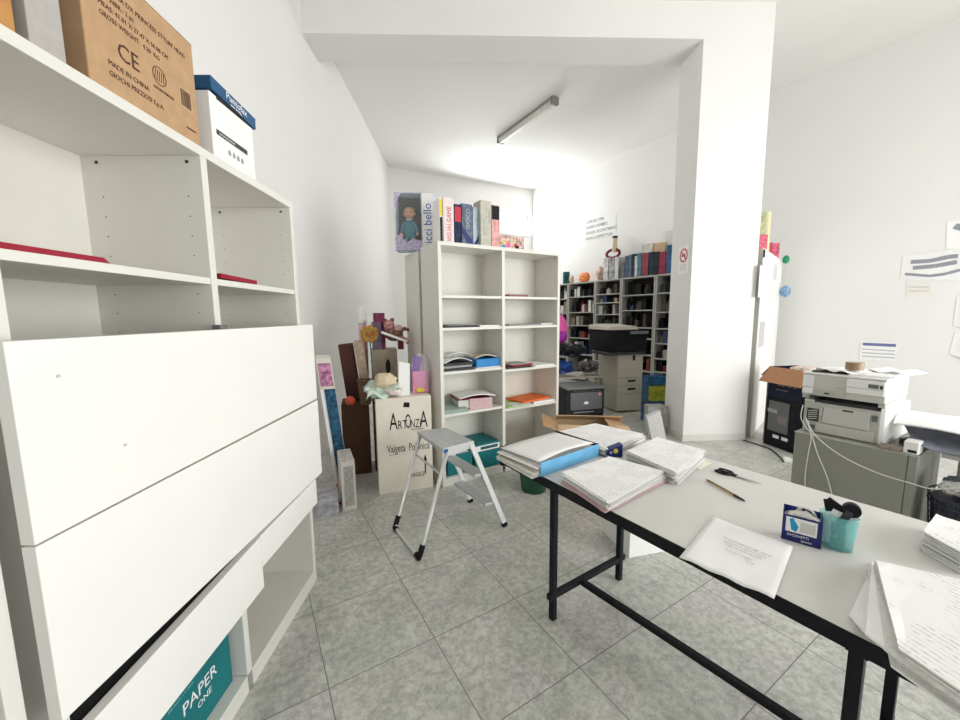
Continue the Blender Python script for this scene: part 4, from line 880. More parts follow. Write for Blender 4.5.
def on_panel(nm, lb, ct, s_, yb, w_, d_, h_, m, kind='box'):
    mb = MB().lathe([(w_ / 2, 0), (w_ / 2, h_)], 18) if kind == 'tube' else MB().prism([(-w_ / 2, -d_ / 2), (w_ / 2, -d_ / 2), (w_ / 2 * .9, d_ / 2), (-w_ / 2 * .9, d_ / 2)], 0, h_)
    return solo(nm, lb, ct, mb, m, FPP.w(s_, yb, HP + .001), R(-62), bevel=.002)
on_panel('toy_pack', 'pink toy pack at the left end of the white panel top', 'toy box', .13, .055, .12, .07, .16, mat('pink print', (.70, .16, .22), .5, var=.5, scale=40))
on_panel('toy_pack', 'pale green and yellow pack beside the rolled tube on the white panel', 'toy box', .30, .085, .07, .08, .44, mat('pale green pack', (.48, .52, .30), .5, var=.4, scale=22))
on_panel('poster_tube', 'tall pale yellow rolled tube standing on the white panel', 'tube', .60, .08, .085, 0, .50, mat('pale yellow paper', (.72, .68, .42), .6), 'tube')
on_panel('toy_pack', 'red toy pack behind the yellow tube on the white panel', 'toy box', .80, .08, .10, .07, .16, mat('red print', (.55, .07, .12), .5, var=.6, scale=40))
on_panel('toy_pack', 'large red and pink toy pack at the right end of the white panel', 'toy box', 1.18, .08, .14, .08, .20, mat('red pink print', (.62, .13, .20), .5, var=.7, scale=30))
for (px_, py_, r_, m, nm, lb, ct) in ((785.5, 270, .05, mat('green ball', (.02, .30, .14), .4), 'green_magnet', 'small round green decoration at the right of the white panel', 'decoration'), (786, 296, .075, mat('lilac blue glitter', (.22, .38, .55), .4, var=.7, scale=30), 'hanging_ornament', 'lilac and blue ornament hanging below the green decoration', 'ornament')):
    a, z = FPP.px(783, py_, .16); p_ = FPP.w(1.44, -r_ * .85, z)
    solo(nm, lb, ct, MB().ball((0, 0, 0), r_, (.8, .8, 1.1), wob=.03), m, p_, 0, smooth=True)

# ------------------------------------------------------------------ papers on the right wall
def note(label, pts, m, d=-.003, nm='wall_paper', cat='paper', n=4, curl=0.0):
    P = [FR.px(x, y, d) for x, y in pts]; cx = sum(p[0] for p in P) / 4; cz = sum(p[1] for p in P) / 4
    V4 = [Vector((p[0] - cx, p[1] - cz, 0)) for p in P]
    mb = MB().sheet(V4[3], V4[2], V4[1], V4[0], 8, 6, lambda u, v: Vector((0, 0, curl * math.sin(u * 3.14) ** 2)), .0012)
    o = mb.build(nm, m, None, loc=FR.w(cx, d, cz), rot=(R(90), 0, FR.rz)); return tag(o, label, cat), (cx, cz)
GI = mat('grey ink', (.28, .29, .33), .7); GIL = mat('light grey ink', (.50, .50, .52), .7)
def strokes(o, c, lines, m, wd):
    for ln in lines:
        P = [FR.px(x, y, -.003) for x, y in ln]; mb = MB()
        for a, b in zip(P, P[1:]): mb.bar((a[0] - c[0], a[1] - c[1], .0022 + .002), (b[0] - c[0], b[1] - c[1], .0022 + .002), wd, .0006)
        mb.build('printed_line', m, o)
n1, c_ = note('small printed table sheet pinned on the right wall above the printers', ((861, 341), (897.5, 343), (896, 361), (859, 359)), PAPER)
strokes(n1, c_, [[(863, 344), (896, 345.5)]], mat('blue grey ink', (.15, .17, .33), .6), .035); strokes(n1, c_, [[(862, 349), (895, 351)], [(862, 352.5), (895, 354.5)], [(862, 356), (895, 358)]], GIL, .014)
n2, c_ = note('large curled sheet with dark wavy stripes hanging on the right wall', ((903, 256), (962, 248), (962, 280), (900, 280)), mat('wall sheet', (.80, .80, .79), .7), curl=.003)
strokes(n2, c_, [[(911, 262), (930, 261), (948, 257), (958, 256)], [(913, 268), (935, 266), (957, 262)]], GI, .045); strokes(n2, c_, [[(905, 274), (930, 276), (945, 274), (960, 270)]], GI, .03)
n3, c_ = note('small pale receipt below the large striped sheet on the right wall', ((907, 283), (931, 283), (932, 296), (906, 297)), mat('cream receipt', (.78, .75, .70), .7))
strokes(n3, c_, [[(909, 287), (929, 287)], [(909, 291), (929, 291)]], GIL, .01)
n4, c_ = note('white sheet with a dark corner mark high at the right wall edge', ((947, 222), (975, 218), (975, 252), (946, 248)), PAPER); strokes(n4, c_, [[(955, 226), (970, 230)]], GI, .06)
note('white sheet curling away low on the right wall, upper of two', ((957, 296), (985, 292), (985, 332), (953, 326)), PAPER, curl=.02)
note('white sheet curling away low on the right wall, lower of two', ((955, 332), (985, 338), (985, 366), (949, 354)), PAPER, curl=.02)
n7, c_ = note('big handwritten poster on the rear right wall above the shelving', ((584, 219), (616, 213.5), (616, 234.5), (585, 241)), mat('poster paper', (.80, .80, .785), .7))
P4 = [FR.px(x, y, -.003) for x, y in ((584.5, 221), (616, 214), (616, 234), (585, 240))]
lnm = mat('poster ink', (.15, .15, .15), .7); pw = P4[1][0] - P4[0][0]
for k, s_ in enumerate(('CHIUSO PER', 'OGNI CAMBIO', 'SENZA SCONTRINO', 'NON SI EFFETTUA')):
    tx = text(s_, .088, lnm, n7, (-pw * .45, .13 - k * .115, .003), (0, 0, 0), 'poster_line', 'LEFT', .95)
# no smoking notice on the pillar side
a0, zA = FP.px(690, 244, 0); a1, zB = FP.px(678, 275, 0)
x0_, x1_ = sorted((a0, a1)); ns = thing('no_smoking_notice', 'white notice with a red circle taped on the pillar side', 'notice', FP.w(x0_, -.004, zB), FP.rz)
wS, hS = x1_ - x0_, zA - zB; bx('sheet', PAPER, ns, 0, wS, 0, .002, 0, hS)
ccx, ccz, rr_ = wS / 2, hS * .66, min(wS * .36, hS * .22)
rg = MB()
for k in range(24):
    a, b = k * math.pi / 12, (k + 1) * math.pi / 12
    rg.bar((ccx + rr_ * math.cos(a), -.001, ccz + rr_ * math.sin(a)), (ccx + rr_ * math.cos(b), -.001, ccz + rr_ * math.sin(b)), .02, .002, (0, 1, 0))
rg.bar((ccx - rr_ * .7, -.001, ccz + rr_ * .7), (ccx + rr_ * .7, -.001, ccz - rr_ * .7), .02, .002, (0, 1, 0)).build('red_circle', REDI, ns)
MB().box(ccx - rr_ * .6, ccx + rr_ * .5, -.0012, 0, ccz - .012, ccz + .012).build('cigarette', INK, ns)
for k in range(4): bx('printed_line', GIL, ns, wS * .2, wS * .8, -.0012, 0, hS * (.32 - .06 * k), hS * (.34 - .06 * k))

# ------------------------------------------------------------------ desk, papers and basket at the right edge
dk = thing('side_table', 'small grey table at the right frame edge covered by sagging papers', 'table', (3.02, -1.93, 0), R(-90))
bx('top', GREYL, dk, 0, 1.3, .05, .6, .635, .66, .002); bx('leg', GREYP, dk, .03, .085, .33, .39, 0, .635, .002); bx('leg', GREYP, dk, 1.2, 1.25, .06, .11, 0, .635, .002); bx('leg', GREYP, dk, .03, .08, .5, .55, 0, .635); bx('leg', GREYP, dk, 1.2, 1.25, .5, .55, 0, .635)
FK2 = Frame(3.02, -1.93, R(-90))
solo('paper_sheaf', 'heap of white papers sagging over the grey side table edge', 'papers', MB().sheet((-.20, .08, .03), (1.2, -.06, -.02), (1.2, .45, .05), (-.24, .45, .05), 24, 8, lambda u, v: Vector((0, -.02 * math.sin(u * 19), .018 * math.sin(u * 13) * (1 - v) + .03 * math.sin(v * 3))), .008), PAPER, FK2.w(0, 0, .745), FK2.rz)
solo('cloth', 'slate grey cloth hanging under the papers over the side table edge', 'cloth', MB().sheet((-.10, .0, -.02), (1.2, -.07, -.06), (1.2, .3, .02), (-.20, .3, .02), 24, 8, lambda u, v: Vector((0, -.02 * math.sin(u * 23), -.02 * (1 - v) * math.sin(u * 17))), .004), mat('slate cloth', (.17, .18, .22), .8, var=.3, scale=14), FK2.w(0, 0, .722), FK2.rz)
a0, z0_ = FG.px(908, 458, -.03); a1, z1_ = FG.px(922, 440, -.03)
wd_ = carton('wall_box', 'small white plastic dispenser box with a black slot beside the grey cabinet', FG, WHITEP, .502, .562, .01, .10, .642, .715, bevel=.006)
bx('black_slot', INK, wd_, .018, .052, -.001, 0, .010, .026, .001)
lay('hand_tool', 'grey brown hand tool lying near the front right corner of the grey cabinet', 'tool', .405, .495, .005, .07, .642, .022, mat('grey brown metal', (.26, .22, .18), .5, .3, var=.4), 14)
lay('hand_tool', 'dark metal tool lying behind the brown one on the grey cabinet', 'tool', .46, .55, .20, .30, .642, .035, DKG, -20)
# wire basket full of crumpled paper
bkc = Vector((3.10, -2.075, 0)); wb = thing('waste_basket', 'dark wire waste basket full of crumpled papers at the right edge', 'basket', bkc)
mb = MB(); RB, HBk = .18, .44
for k in range(36):
    a = k * math.pi / 18; mb.tube([(RB * .8 * math.cos(a), RB * .8 * math.sin(a), .01), (RB * math.cos(a), RB * math.sin(a), HBk)], .0022, 4)
for z in (.01, .06, .12, .18, .24, .30, .36, .40, .44):
    r_ = RB * (.8 + .2 * z / HBk); mb.tube([(r_ * math.cos(k * math.pi / 16), r_ * math.sin(k * math.pi / 16), z) for k in range(33)], .003 if z < .4 else .005, 5)
mb.build('wire_mesh', mat('dark wire', (.05, .055, .07), .5), wb)
MB().lathe([(RB * .77, .012), (RB * .93, HBk - .02), (.001, HBk - .01)], 24).build('bag_liner', mat('dark liner', (.05, .055, .075), .4, bump=.6, scale=20), wb)
for k in range(7):
    a = k * math.pi / 3; r_ = .10 if k else 0
    solo('crumpled_paper', ('white', 'slate grey', 'pale grey')[k % 3] + ' crumpled paper in the wire waste basket' + ('', ', beside the front rim')[k < 3] + ('', ', small')[k > 5], 'paper', MB().ball((0, 0, 0), (.043, .048, .046)[k % 3], (1, 1, .8), wob=.22, seed=k), (PAPER, mat('slate cloth', (.2,) * 3), PAPERG)[k % 3], bkc + Vector((r_ * math.cos(a), r_ * math.sin(a), HBk + .045)), k, 'crumpled papers in the wire basket')
solo('white_block', 'plain white block on the floor behind the wire basket', 'box', MB().box(0, .5, 0, .65, 0, .60), WHT, (3.66, -2.75, 0), 0)  # plain white block filling the area behind the basket

# ------------------------------------------------------------------ ceiling lamp
l0, l1 = Z(500, 141, HC - .06), Z(555, 101, HC - .06); dl2 = l1 - l0
lp = thing('fluorescent_lamp', 'switched off fluorescent batten lamp on the rear ceiling', 'lamp', (l0.x, l0.y, HC), math.atan2(dl2.y, dl2.x)); LL = dl2.length
bx('housing', mat('lamp housing', (.30, .29, .26), .5), lp, 0, LL, -.05, .05, -.045, 0, .004)
MB().prism([(-.055, -.045), (.055, -.045), (.05, -.085), (.025, -.105), (-.025, -.105), (-.05, -.085)], .01, LL - .01, Matrix(((0, 0, 1, 0), (1, 0, 0, 0), (0, 1, 0, 0), (0, 0, 0, 1)))).build('diffuser', mat('ribbed clear diffuser', (.66, .66, .62), .25, var=.12, scale=20), lp, .004)
for a, b in ((-.02, .035), (LL - .035, LL + .02)): bx('end_cap', mat('grey end cap', (.22, .21, .19), .5), lp, a, b, -.062, .062, -.11, 0, .012)

# ------------------------------------------------------------------ copier, dark machine and bags in the rear room
c0, c1_ = Z(616, 413), Z(643, 411); FC = Frame(c0.x, c0.y, math.atan2((c1_ - c0).y, (c1_ - c0).x))
cpn = thing('photocopier', 'tall photocopier with beige cabinet and black upper unit in the rear room', 'photocopier', FC.o, FC.rz)
CW_, CD_ = .42, .55
bx('body', BEIGE, cpn, 0, CW_, .004, CD_, .02, .90, .004)
bx('paper_drawer', BEIGE, cpn, .008, CW_ - .008, -.008, .004, .03, .27, .003)
for z in (.28, .40): dr_ = bx('paper_drawer', BEIGE, cpn, .008, CW_ - .008, -.008, .004, z, z + .11, .003); bx('drawer_handle', INK, dr_, .17, .30, -.011, -.008, z + .055, z + .085)
bx('front_door', BEIGE, cpn, .008, CW_ - .008, -.008, .004, .52, .89, .003); bx('door_logo', INK, cpn, .24, .28, -.0105, -.008, .77, .85)
zz = MB(); zz.prism([(-.16, -.03), (CW_ + .03, -.03), (CW_ + .03, CD_), (-.16, CD_)], .90, 1.21); zz.build('upper_unit', mat('black copier shell', (.008, .008, .009), .5), cpn, .01)
bx('output_tray', DKG, cpn, -.20, CW_, -.05, .40, .86, .90, .004)
bx('control_panel', MIDG, cpn, .14, .42, -.10, -.06, 1.16, 1.20, .004)
MB().hexa([Vector(p) for p in ((-.18, -.04, 1.22), (.30, -.04, 1.22), (.36, CD_, 1.22), (-.18, CD_, 1.22), (-.16, -.02, 1.27), (.28, -.02, 1.27), (.34, CD_, 1.29), (-.16, CD_, 1.29))]).build('document_feeder', BEIGE, cpn, .008)
# beige low table carrying bags, dark machine in front of it
lt = thing('low_table', 'low beige table in the rear room loaded with plastic bags', 'table', FC.w(-1.06, .22, 0), FC.rz)
bx('top', mat('beige table top', (.42, .39, .33), .6), lt, 0, .98, 0, .5, .50, .525)
for a in (.01, .93):
    for b in (.01, .45): bx('leg', mat('grey table leg', (.22, .22, .20), .5), lt, a, a + .04, b, b + .04, 0, .50)
dm = thing('floor_printer', 'dark grey office printer with white badge on the floor of the rear room', 'printer', FC.w(-.92, -.28, 0), FC.rz)
bx('body', mat('dark machine', (.025, .026, .028), .5), dm, 0, .56, .01, .46, .08, .44, .01); bx('front_door', mat('grey machine door', (.12, .125, .13), .5), dm, .05, .52, -.006, .012, .16, .40, .008)
bx('top_cover', mat('grey machine top', (.16, .165, .165), .5), dm, 0, .56, 0, .46, .44, .47, .006); bx('base', BLACK, dm, .01, .55, .02, .45, 0, .08)
MB().prism([(.24, .25), (.28, .235), (.32, .25), (.30, .275), (.26, .275)], .007, .009, Matrix.Rotation(R(90), 4, 'X')).build('white_badge', WHITEINK, dm)
MB().lathe([(.001, 0), (.018, 0), (.018, .003), (.001, .003)], 16).build('round_sticker', mat('pink sticker', (.7, .3, .3), .5), dm, loc=(.48, -.006, .37), rot=(R(90), 0, 0))
for k in range(9): bx('vent_slot', MIDG, dm, .10 + k * .045, .125 + k * .045, -.003, .0, .415, .422)
bx('paper_slot', mat('pale slot', (.35, .36, .38), .4), dm, .10, .40, -.004, .0, .125, .135)
def bag(nm, lb, fx, fy, z, r, sc, m, seed, wob=.16):
    return solo(nm, lb, 'bag', MB().ball((0, 0, 0), r, sc, wob=wob, seed=seed), m, FC.w(fx, fy, z), FC.rz, 'plastic wrapped goods heaped on the low table')
BLUB = mat('blue plastic', (.01, .05, .22), .3, var=.6, scale=15, bump=.7)
bag('plastic_bag', 'blue plastic bag on the low table of the rear room', -.69, .42, .655, .15, (1.3, .9, .72), BLUB, 1)
bag('plastic_bag', 'dark glossy bag heaped above the blue one in the rear room', -.52, .48, .905, .15, (1.5, .9, .70), FILMD, 2)
bag('plastic_bag', 'grey film wrapped bundle between the blue bag and the copier', -.24, .42, .655, .14, (1.2, .9, .72), mat('grey wrap', (.12, .115, .11), .2, var=.9, scale=14, bump=.9), 3)
bp_ = FC.w(-.68, .52, 1.10); bpk = thing('child_backpack', 'hot pink and purple child backpack above the dark bags in the rear room', 'backpack', bp_, FC.rz)
MB().ball((0, 0, .12), .17, (.8, .55, 1.35)).build('body', PINKT, bpk, smooth=True); MB().ball((0, -.06, .02), .12, (.9, .5, .8)).build('front_pocket', mat('magenta purple', (.35, .02, .35), .5), bpk, smooth=True)
MB().tube([(-.05, 0, .33), (-.03, 0, .39), (.03, 0, .39), (.05, 0, .33)], .01, 6).build('handle', PINK, bpk)
# bags against the pillar
bgp = Z(655, 438); 
def pilebag(nm, lb, px_, py_, d, r, sc, m, seed, wob=.12, cat='bag'):
    p = ray(px_, py_); k = (Vector((bgp.x, bgp.y, 0)) - CAMP).length / p.length; h = CAMP + p * (d / math.hypot(p.x, p.y))
    return solo(nm, lb, cat, MB().ball((0, 0, 0), r, sc, wob=wob, seed=seed), m, h, R(-30))
sh = solo('paper_bag', 'white paper carrier bag with black logo leaning at the pillar foot', 'bag', MB().hexa([Vector(p) for p in ((0, 0, 0), (.17, 0, 0), (.17, .1, 0), (0, .1, 0), (-.06, .02, .26), (.11, .05, .33), (.12, .12, .33), (-.04, .10, .27))]), mat('white carrier bag', (.58, .58, .58), .6, var=.06), Z(652, 440), R(-29))
lg = MB().prism([(.05, .12), (.08, .13), (.10, .18), (.07, .20), (.04, .16)], .0, .003, Matrix.Rotation(R(84), 4, 'X')).build('black_logo', INK, sh, loc=(-.0, .012, 0))
solo('product_stack', 'blue and yellow wrapped packages stacked beside the pillar', 'packages', MB().box(0, .26, 0, .18, 0, .62), mat('blue yellow wrap', (.012, .085, .19), .35, var=.8, scale=10, bump=.4), Z(656, 428) + Vector((.12, .22, 0)), R(-29))
yl = Z(656, 428) + Vector((.10, .18, .30)); solo('yellow_package', 'yellow green package in front of the blue wrapped stack', 'package', MB().box(0, .22, 0, .03, .0, .20), mat('yellow green wrap', (.30, .33, .03), .4, var=.4, scale=16), yl, R(-29))
solo('clear_sack', 'translucent grey plastic sack standing behind the white carrier bag', 'bag', MB().prism([(0, 0), (.24, 0), (.22, .14), (.02, .14)], 0, .34), mat('grey sack', (.36, .36, .35), .3, var=.2, scale=20, bump=.5), Z(647, 434), R(-29))
# row of games and goods on top of the shelving
def ontop(nm, lb, ct, x0, x1, yt, m, kind='box', d=-.30, dep=.2):
    a, _ = FR.px(x0, 275, d); b, _ = FR.px(x1, 275, d); _, z = FR.px((x0 + x1) / 2, yt, d); h = max(.04, z - 2.126); w = b - a
    if kind == 'box': mb = MB().box(0, w * .96, 0, dep, 0, h)
    elif kind == 'ball': mb = MB().ball((w / 2, dep / 2, h / 2), h / 2, (w / h, dep / h, 1), wob=.12, seed=int(x0))
    else: mb = MB().lathe([(w / 2, 0), (w / 2, h)], 16, (w / 2, dep / 2, 0))
    return solo(nm, lb, ct, mb, m, FR.w(a, d, 2.126), FR.rz, 'goods on top of the rear wall shelving')
def prn(nm, c, v=.45): return mat(nm, c, .5, var=v, scale=12)
ontop('mug', 'dark teal mug at the left end of the rear shelving top', 'mug', 562, 567, 272, prn('teal mug', (.02, .10, .10)), 'cyl', dep=.12)
ontop('figurine', 'small straw coloured figurine beside the dark teal mug', 'figurine', 568, 572, 275, STRAW, 'ball', dep=.1)
ontop('toy_animal', 'bright orange toy on top of the rear shelving', 'toy', 577, 587, 272, mat('toy orange', (.85, .25, .08), .5, var=.3, scale=20), 'ball', dep=.16)
ontop('plush_toy', 'pale pink plush toy on the rear shelving left of the grey packs', 'toy', 594.5, 601.8, 266, prn('pale brown plush', (.5, .35, .28)), 'ball', dep=.14)
ontop('game_box', 'white and grey pack below the red rimmed toy on the shelving', 'box', 603, 608, 258, prn('white grey pack', (.55, .55, .55)))
ontop('game_box', 'grey figure pack in the middle under the red rimmed toy', 'box', 608.5, 614, 258, prn('grey figure pack', (.32, .32, .33), .8))
ontop('game_box', 'pale pack right of the grey figure pack', 'box', 614.3, 618, 257, prn('pale pack', (.60, .58, .58), .2))
a, z = FR.px(604, 256, -.25); b, _ = FR.px(617, 256, -.25)
rt = thing('toy_hoop', 'dark red rimmed toy with a beige cylinder lying on the grey packs', 'toy', FR.w(a, -.25, z - .08), FR.rz)
MB().tube([((b - a) / 2 + (b - a) * .5 * math.cos(t_), .08, .11 + .08 * math.sin(t_)) for t_ in [k * math.pi / 10 for k in range(21)]], .028, 8).build('hoop', MAROON, rt, smooth=True)
MB().lathe([(.05, .14), (.05, .40)], 14, ((b - a) * .62, .08, 0)).build('cylinder', STRAW, rt); MB().lathe([(.052, .40), (.05, .44)], 14, ((b - a) * .62, .08, 0)).build('dark_cap', INK, rt)
for x0, x1, yt, nm, c, lb in ((620.5, 624, 263, 'gm grey', (.12, .13, .15), 'slim dark grey game box first in the row by the toys'), (624.3, 628, 256, 'gm slate', (.06, .09, .16), 'slate blue game box second in the row'),
        (628.2, 631, 255, 'gm slate2', (.10, .14, .20), 'greyish blue game box third in the row'), (631.2, 634, 254, 'gm dark', (.03, .04, .06), 'thin dark game box fourth in the row'), (634.2, 637, 256, 'gm white', (.50, .52, .52), 'thin whitish game box fifth in the row'),
        (637.2, 641, 253, 'gm teal', (.06, .17, .22), 'teal game box left of the red one'), (641.4, 648, 253, 'gm red', (.25, .04, .05), 'red and blue game box in the middle of the row'), (648.4, 653, 252, 'gm navy', (.02, .05, .07), 'dark green black game box right of the red one'),
        (653.2, 658, 252, 'gm black', (.03, .035, .04), 'black game box with grey squares near the pillar'), (658.4, 665.5, 252, 'gm crimson', (.24, .02, .05), 'crimson game box near the pillar')):
    ontop('game_box', lb, 'game', x0, x1, yt, prn(nm, c))
ontop('game_box', 'tall sky blue game box last in the row beside the pillar', 'game', 665.7, 671.5, 245, prn('gm sky', (.02, .09, .20), .6))
ontop('carton', 'white printed carton behind the game row', 'box', 641, 652, 244, prn('printed cream', (.62, .60, .54), .25), d=-.08, dep=.07)
ontop('carton', 'tan cardboard carton behind the game row near the pillar', 'box', 652.4, 664, 243, CARDL, d=-.08, dep=.07)
ontop('long_panel', 'tall pale board standing behind the last game boxes by the pillar', 'board', 665, 673, 231, prn('pale board', (.62, .60, .56), .05), d=-.05, dep=.04)

# ------------------------------------------------------------------ corner heap left of the middle bookcase
ca0, ca1 = Z(379.5, 495), Z(434, 487); dca = ca1 - ca0; FA = Frame(ca0.x, ca0.y, math.atan2(dca.y, dca.x)); WA = dca.length
at = thing('cream_carton', 'tall cream carton with black lettering standing left of the bookcase', 'box', FA.o, FA.rz); HA = .795
bx('body', CREAM, at, 0, WA - .006, 0, .23, 0, HA, .003)
LMX = Matrix.Rotation(R(90), 4, 'X')
cx_ = WA * .52
for s_, x_, sz, sx_ in (('A', .10, .20, .50), ('RT', .165, .105, .62), ('O', .225, .175, .36), ('NZI', .268, .105, .50), ('A', .345, .20, .50)):
    text(s_, sz, INK, at, (x_, -.0008, .535), sx=sx_)
MB().prism([(.215, .715), (.265, .71), (.268, .75), (.222, .755)], .0004, .0012, LMX).build('black_flag', INK, at)
text('IMPORT-EXPORT', .018, INK, at, (.27, -.0008, .515), sx=.8)
text('Valgeta  Polonica', .094, INK, at, (.075, -.0008, .345), sx=.535)
MB().bar((.09, -.0004, .325), (.16, -.0004, .327), .0008, .003, (0, 0, 1)).build('printed_rule', INK, at)
text('FRAGILE', .052, INK, at, (.235, -.0008, .115), sx=.72)
MB().prism([(.375, .13), (.385, .13), (.387, .24), (.398, .24), (.382, .30), (.366, .24), (.376, .24)], .0004, .0012, LMX).build('up_arrow', INK, at)
for k in range(7): bx('side_print', mat('brown grey print', (.40, .37, .32), .7), at, -.0008, 0, .06, .20, .30 + k * .055, .325 + k * .055)
# on the carton: cloth heap, white board, bagged toy
MINTC = mat('pale mint cloth', (.60, .72, .64), .8)
solo('baby_cloth', 'crumpled pale mint cloth hanging over the left edge of the cream carton', 'cloth', MB().sheet((-.12, -.04, -.06), (.16, -.05, .0), (.10, .14, .03), (-.12, .12, .06), 16, 12, lambda u, v: Vector((.015 * math.sin(v * 11), .012 * math.sin(u * 13), .035 * math.sin(u * 9 + v * 5) + .02 * math.sin(v * 12))), .006), MINT, FA.w(.05, .05, HA + .055), FA.rz, smooth=True)
solo('baby_cloth', 'straw yellow crumpled cloth on the top of the cream carton', 'cloth', MB().ball((0, 0, 0), .075, (1.25, .9, .9), wob=.18, seed=8), mat('straw yellow cloth', (.68, .58, .40), .8, var=.1), FA.w(.09, .12, HA + .125), FA.rz, smooth=True)
solo('baby_cloth', 'white and pink scrap of cloth in front of the white board', 'cloth', MB().ball((0, 0, 0), .05, (1.3, .7, .55), wob=.22, seed=11), mat('white pink cloth', (.80, .70, .68), .7, var=.12), FA.w(.15, .03, HA + .045), FA.rz, smooth=True)
solo('white_board', 'narrow white board standing tilted on the cream carton', 'board', MB().hexa([Vector(p) for p in ((0, 0, 0), (.095, 0, .0), (.095, .03, .0), (0, .03, .0), (.025, .08, .275), (.115, .08, .255), (.115, .11, .255), (.025, .11, .275))]), WHT, FA.w(.185, .07, HA + .001), FA.rz)
tg = thing('toy_bag', 'clear bag with pink and purple toy standing on the cream carton', 'toy', FA.w(.385, .12, HA + .001), FA.rz)
MB().prism([(-.075, 0), (.065, 0), (.05, .07), (-.055, .07)], .0, .19).build('pink_toy', mat('pink check toy', (.78, .25, .48), .5, var=.35, scale=90), tg, .012)
MB().hexa([Vector(p) for p in ((-.08, .01, .16), (-.02, .0, .15), (-.01, .05, .15), (-.07, .05, .16), (-.05, .02, .33), (.02, .02, .30), (.02, .04, .30), (-.05, .04, .33))]).build('purple_foil', PURP, tg)
MB().ball((-.01, -.008, .03), .028, (1.4, .5, .8)).build('yellow_label', YEL, tg)
MB().ball((0, .03, .17), .18, (.46, .4, 1.0), wob=.05, seed=2).build('clear_bag', mat('lilac clear film', (.85, .80, .88), .15, alpha=.22), tg, smooth=True)
# stacked brown cartons behind
FV = Frame(.60, 1.12, R(-14))
def heap(nm, lb, ct, m, x0, y0, x1, y1, dep=.2, d=0.0, z=None, rot=0):
    a, zt3 = FV.px(x0, y0, d); b, zb3 = FV.px(x1, y1, d); t = solo(nm, lb, ct, MB().box(0, b - a, 0, dep, 0, zt3 - zb3 if z is None else zt3 - z), m, FV.w(a, d, zb3 if z is None else z), FV.rz + R(rot), None, .002); return t, b - a, (zt3 - zb3)
DBR = mat('dark brown cardboard', (.10, .055, .035), .8); GBR = mat('grey brown cardboard', (.30, .255, .20), .8, var=.12, scale=12)
_, zl = FV.px(355, 405, 0)
heap('cardboard_box', 'dark brown carton on the floor behind the cream carton', 'box', DBR, 341, 405, 372, 470, .30, 0, 0)
heap('cardboard_box', 'large dim brown carton hidden behind the cream carton', 'box', DBR, 373, 405, 400, 470, .30, .01, 0)
zS = zl
t_, w_, h_ = heap('cardboard_box', 'dark brown upright carton leaning in the wall corner', 'box', mat('deep brown cardboard', (.07, .03, .025), .75), 344.5, 345, 362, 405, .16, .10, zS + .001)
t_.rotation_euler = (0, R(-6), FV.rz)
t_, w_, h_ = heap('wrapped_carton', 'tan film wrapped upright pack beside the dark brown carton', 'box', mat('tan wrapped pack', (.38, .29, .21), .35, var=.25, scale=30, bump=.4), 360.5, 341, 372.5, 405, .12, .055, zS + .001)
t_.rotation_euler = (0, R(-6), FV.rz)
t_, wG, hG = heap('cardboard_box', 'grey brown carton with a black oval print in the corner heap', 'box', GBR, 371, 350, 399, 405, .24, .04, zS + .001)
MB().prism([(wG * .63 + .022 * math.cos(a), hG * .62 + .07 * math.sin(a)) for a in [k * math.pi / 8 for k in range(16)]], .0006, .0012, LMX).build('oval_print', INK, t_)
t_b = None
zg = FV.px(385, 350, .04)[1]
t_, w_, h_ = heap('toy_box', 'tall purple grey toy box with gold flower on the grey brown carton', 'toy box', mat('purple grey box', (.14, .105, .16), .45, var=.35, scale=20), 371.5, 322, 382, 350, .08, .08, zg + .001)
t2, w2, h2b = heap('toy_box', 'maroon and pink toy box peeking behind the purple grey one', 'toy box', mat('maroon pink print', (.26, .035, .10), .5, var=.7, scale=22), 373, 313, 386, 350, .06, .175, zg + .001)
a_, zt3 = FV.px(357, 306, .24); b_, _ = FV.px(366, 306, .24); rc = (b_ - a_) / 2; hc_ = zt3 - zS - .002
cn = thing('wrapped_candle', 'tall pale pink wrapped candle with white top at the left of the heap', 'candle', FV.w(a_ + rc, .28, zS + .001), FV.rz)
MB().lathe([(rc, 0), (rc, hc_ * .78), (rc * .9, hc_ * .80)], 18).build('pink_body', mat('pale pink pack', (.80, .52, .52), .45, var=.2, scale=14), cn, smooth=True)
MB().lathe([(rc * .92, hc_ * .80), (rc * 1.05, hc_ * .86), (rc * .8, hc_ * .95), (rc * .95, hc_), (.004, hc_ * .99)], 14).build('white_wrapping', WHT, cn, smooth=True)
fl = thing('paper_flower', 'golden paper flower in front of the purple grey toy box', 'flower', FV.w(FV.px(369.5, 334, .02)[0], .02, FV.px(369.5, 334, .02)[1]), FV.rz)
mb = MB()
for k in range(9):
    a = k * 2 * math.pi / 9; mb.ball((.055 * math.cos(a), 0, .055 * math.sin(a)), .028, (1, .35, 1))
mb.build('petals', GOLD, fl); MB().ball((0, -.012, 0), .028, (1, .5, 1)).build('flower_centre', mat('dark gold', (.35, .12, .02), .5), fl)
MB().tube([(0, .0, -.03), (.01, .0, -.26)], .006, 6).build('stem', GREENB, fl)
a_, zt3 = FV.px(395, 334, .05); pd = thing('plush_doll', 'brown and pink plush doll lying tilted on the heap by the white tray', 'plush toy', FV.w(a_, .07, zt3), FV.rz)
PLB = mat('brown plush', (.22, .11, .085), .9, var=.7, scale=40, bump=.6); PLP = mat('dusty pink plush', (.50, .24, .25), .9, var=.5, scale=50, bump=.5)
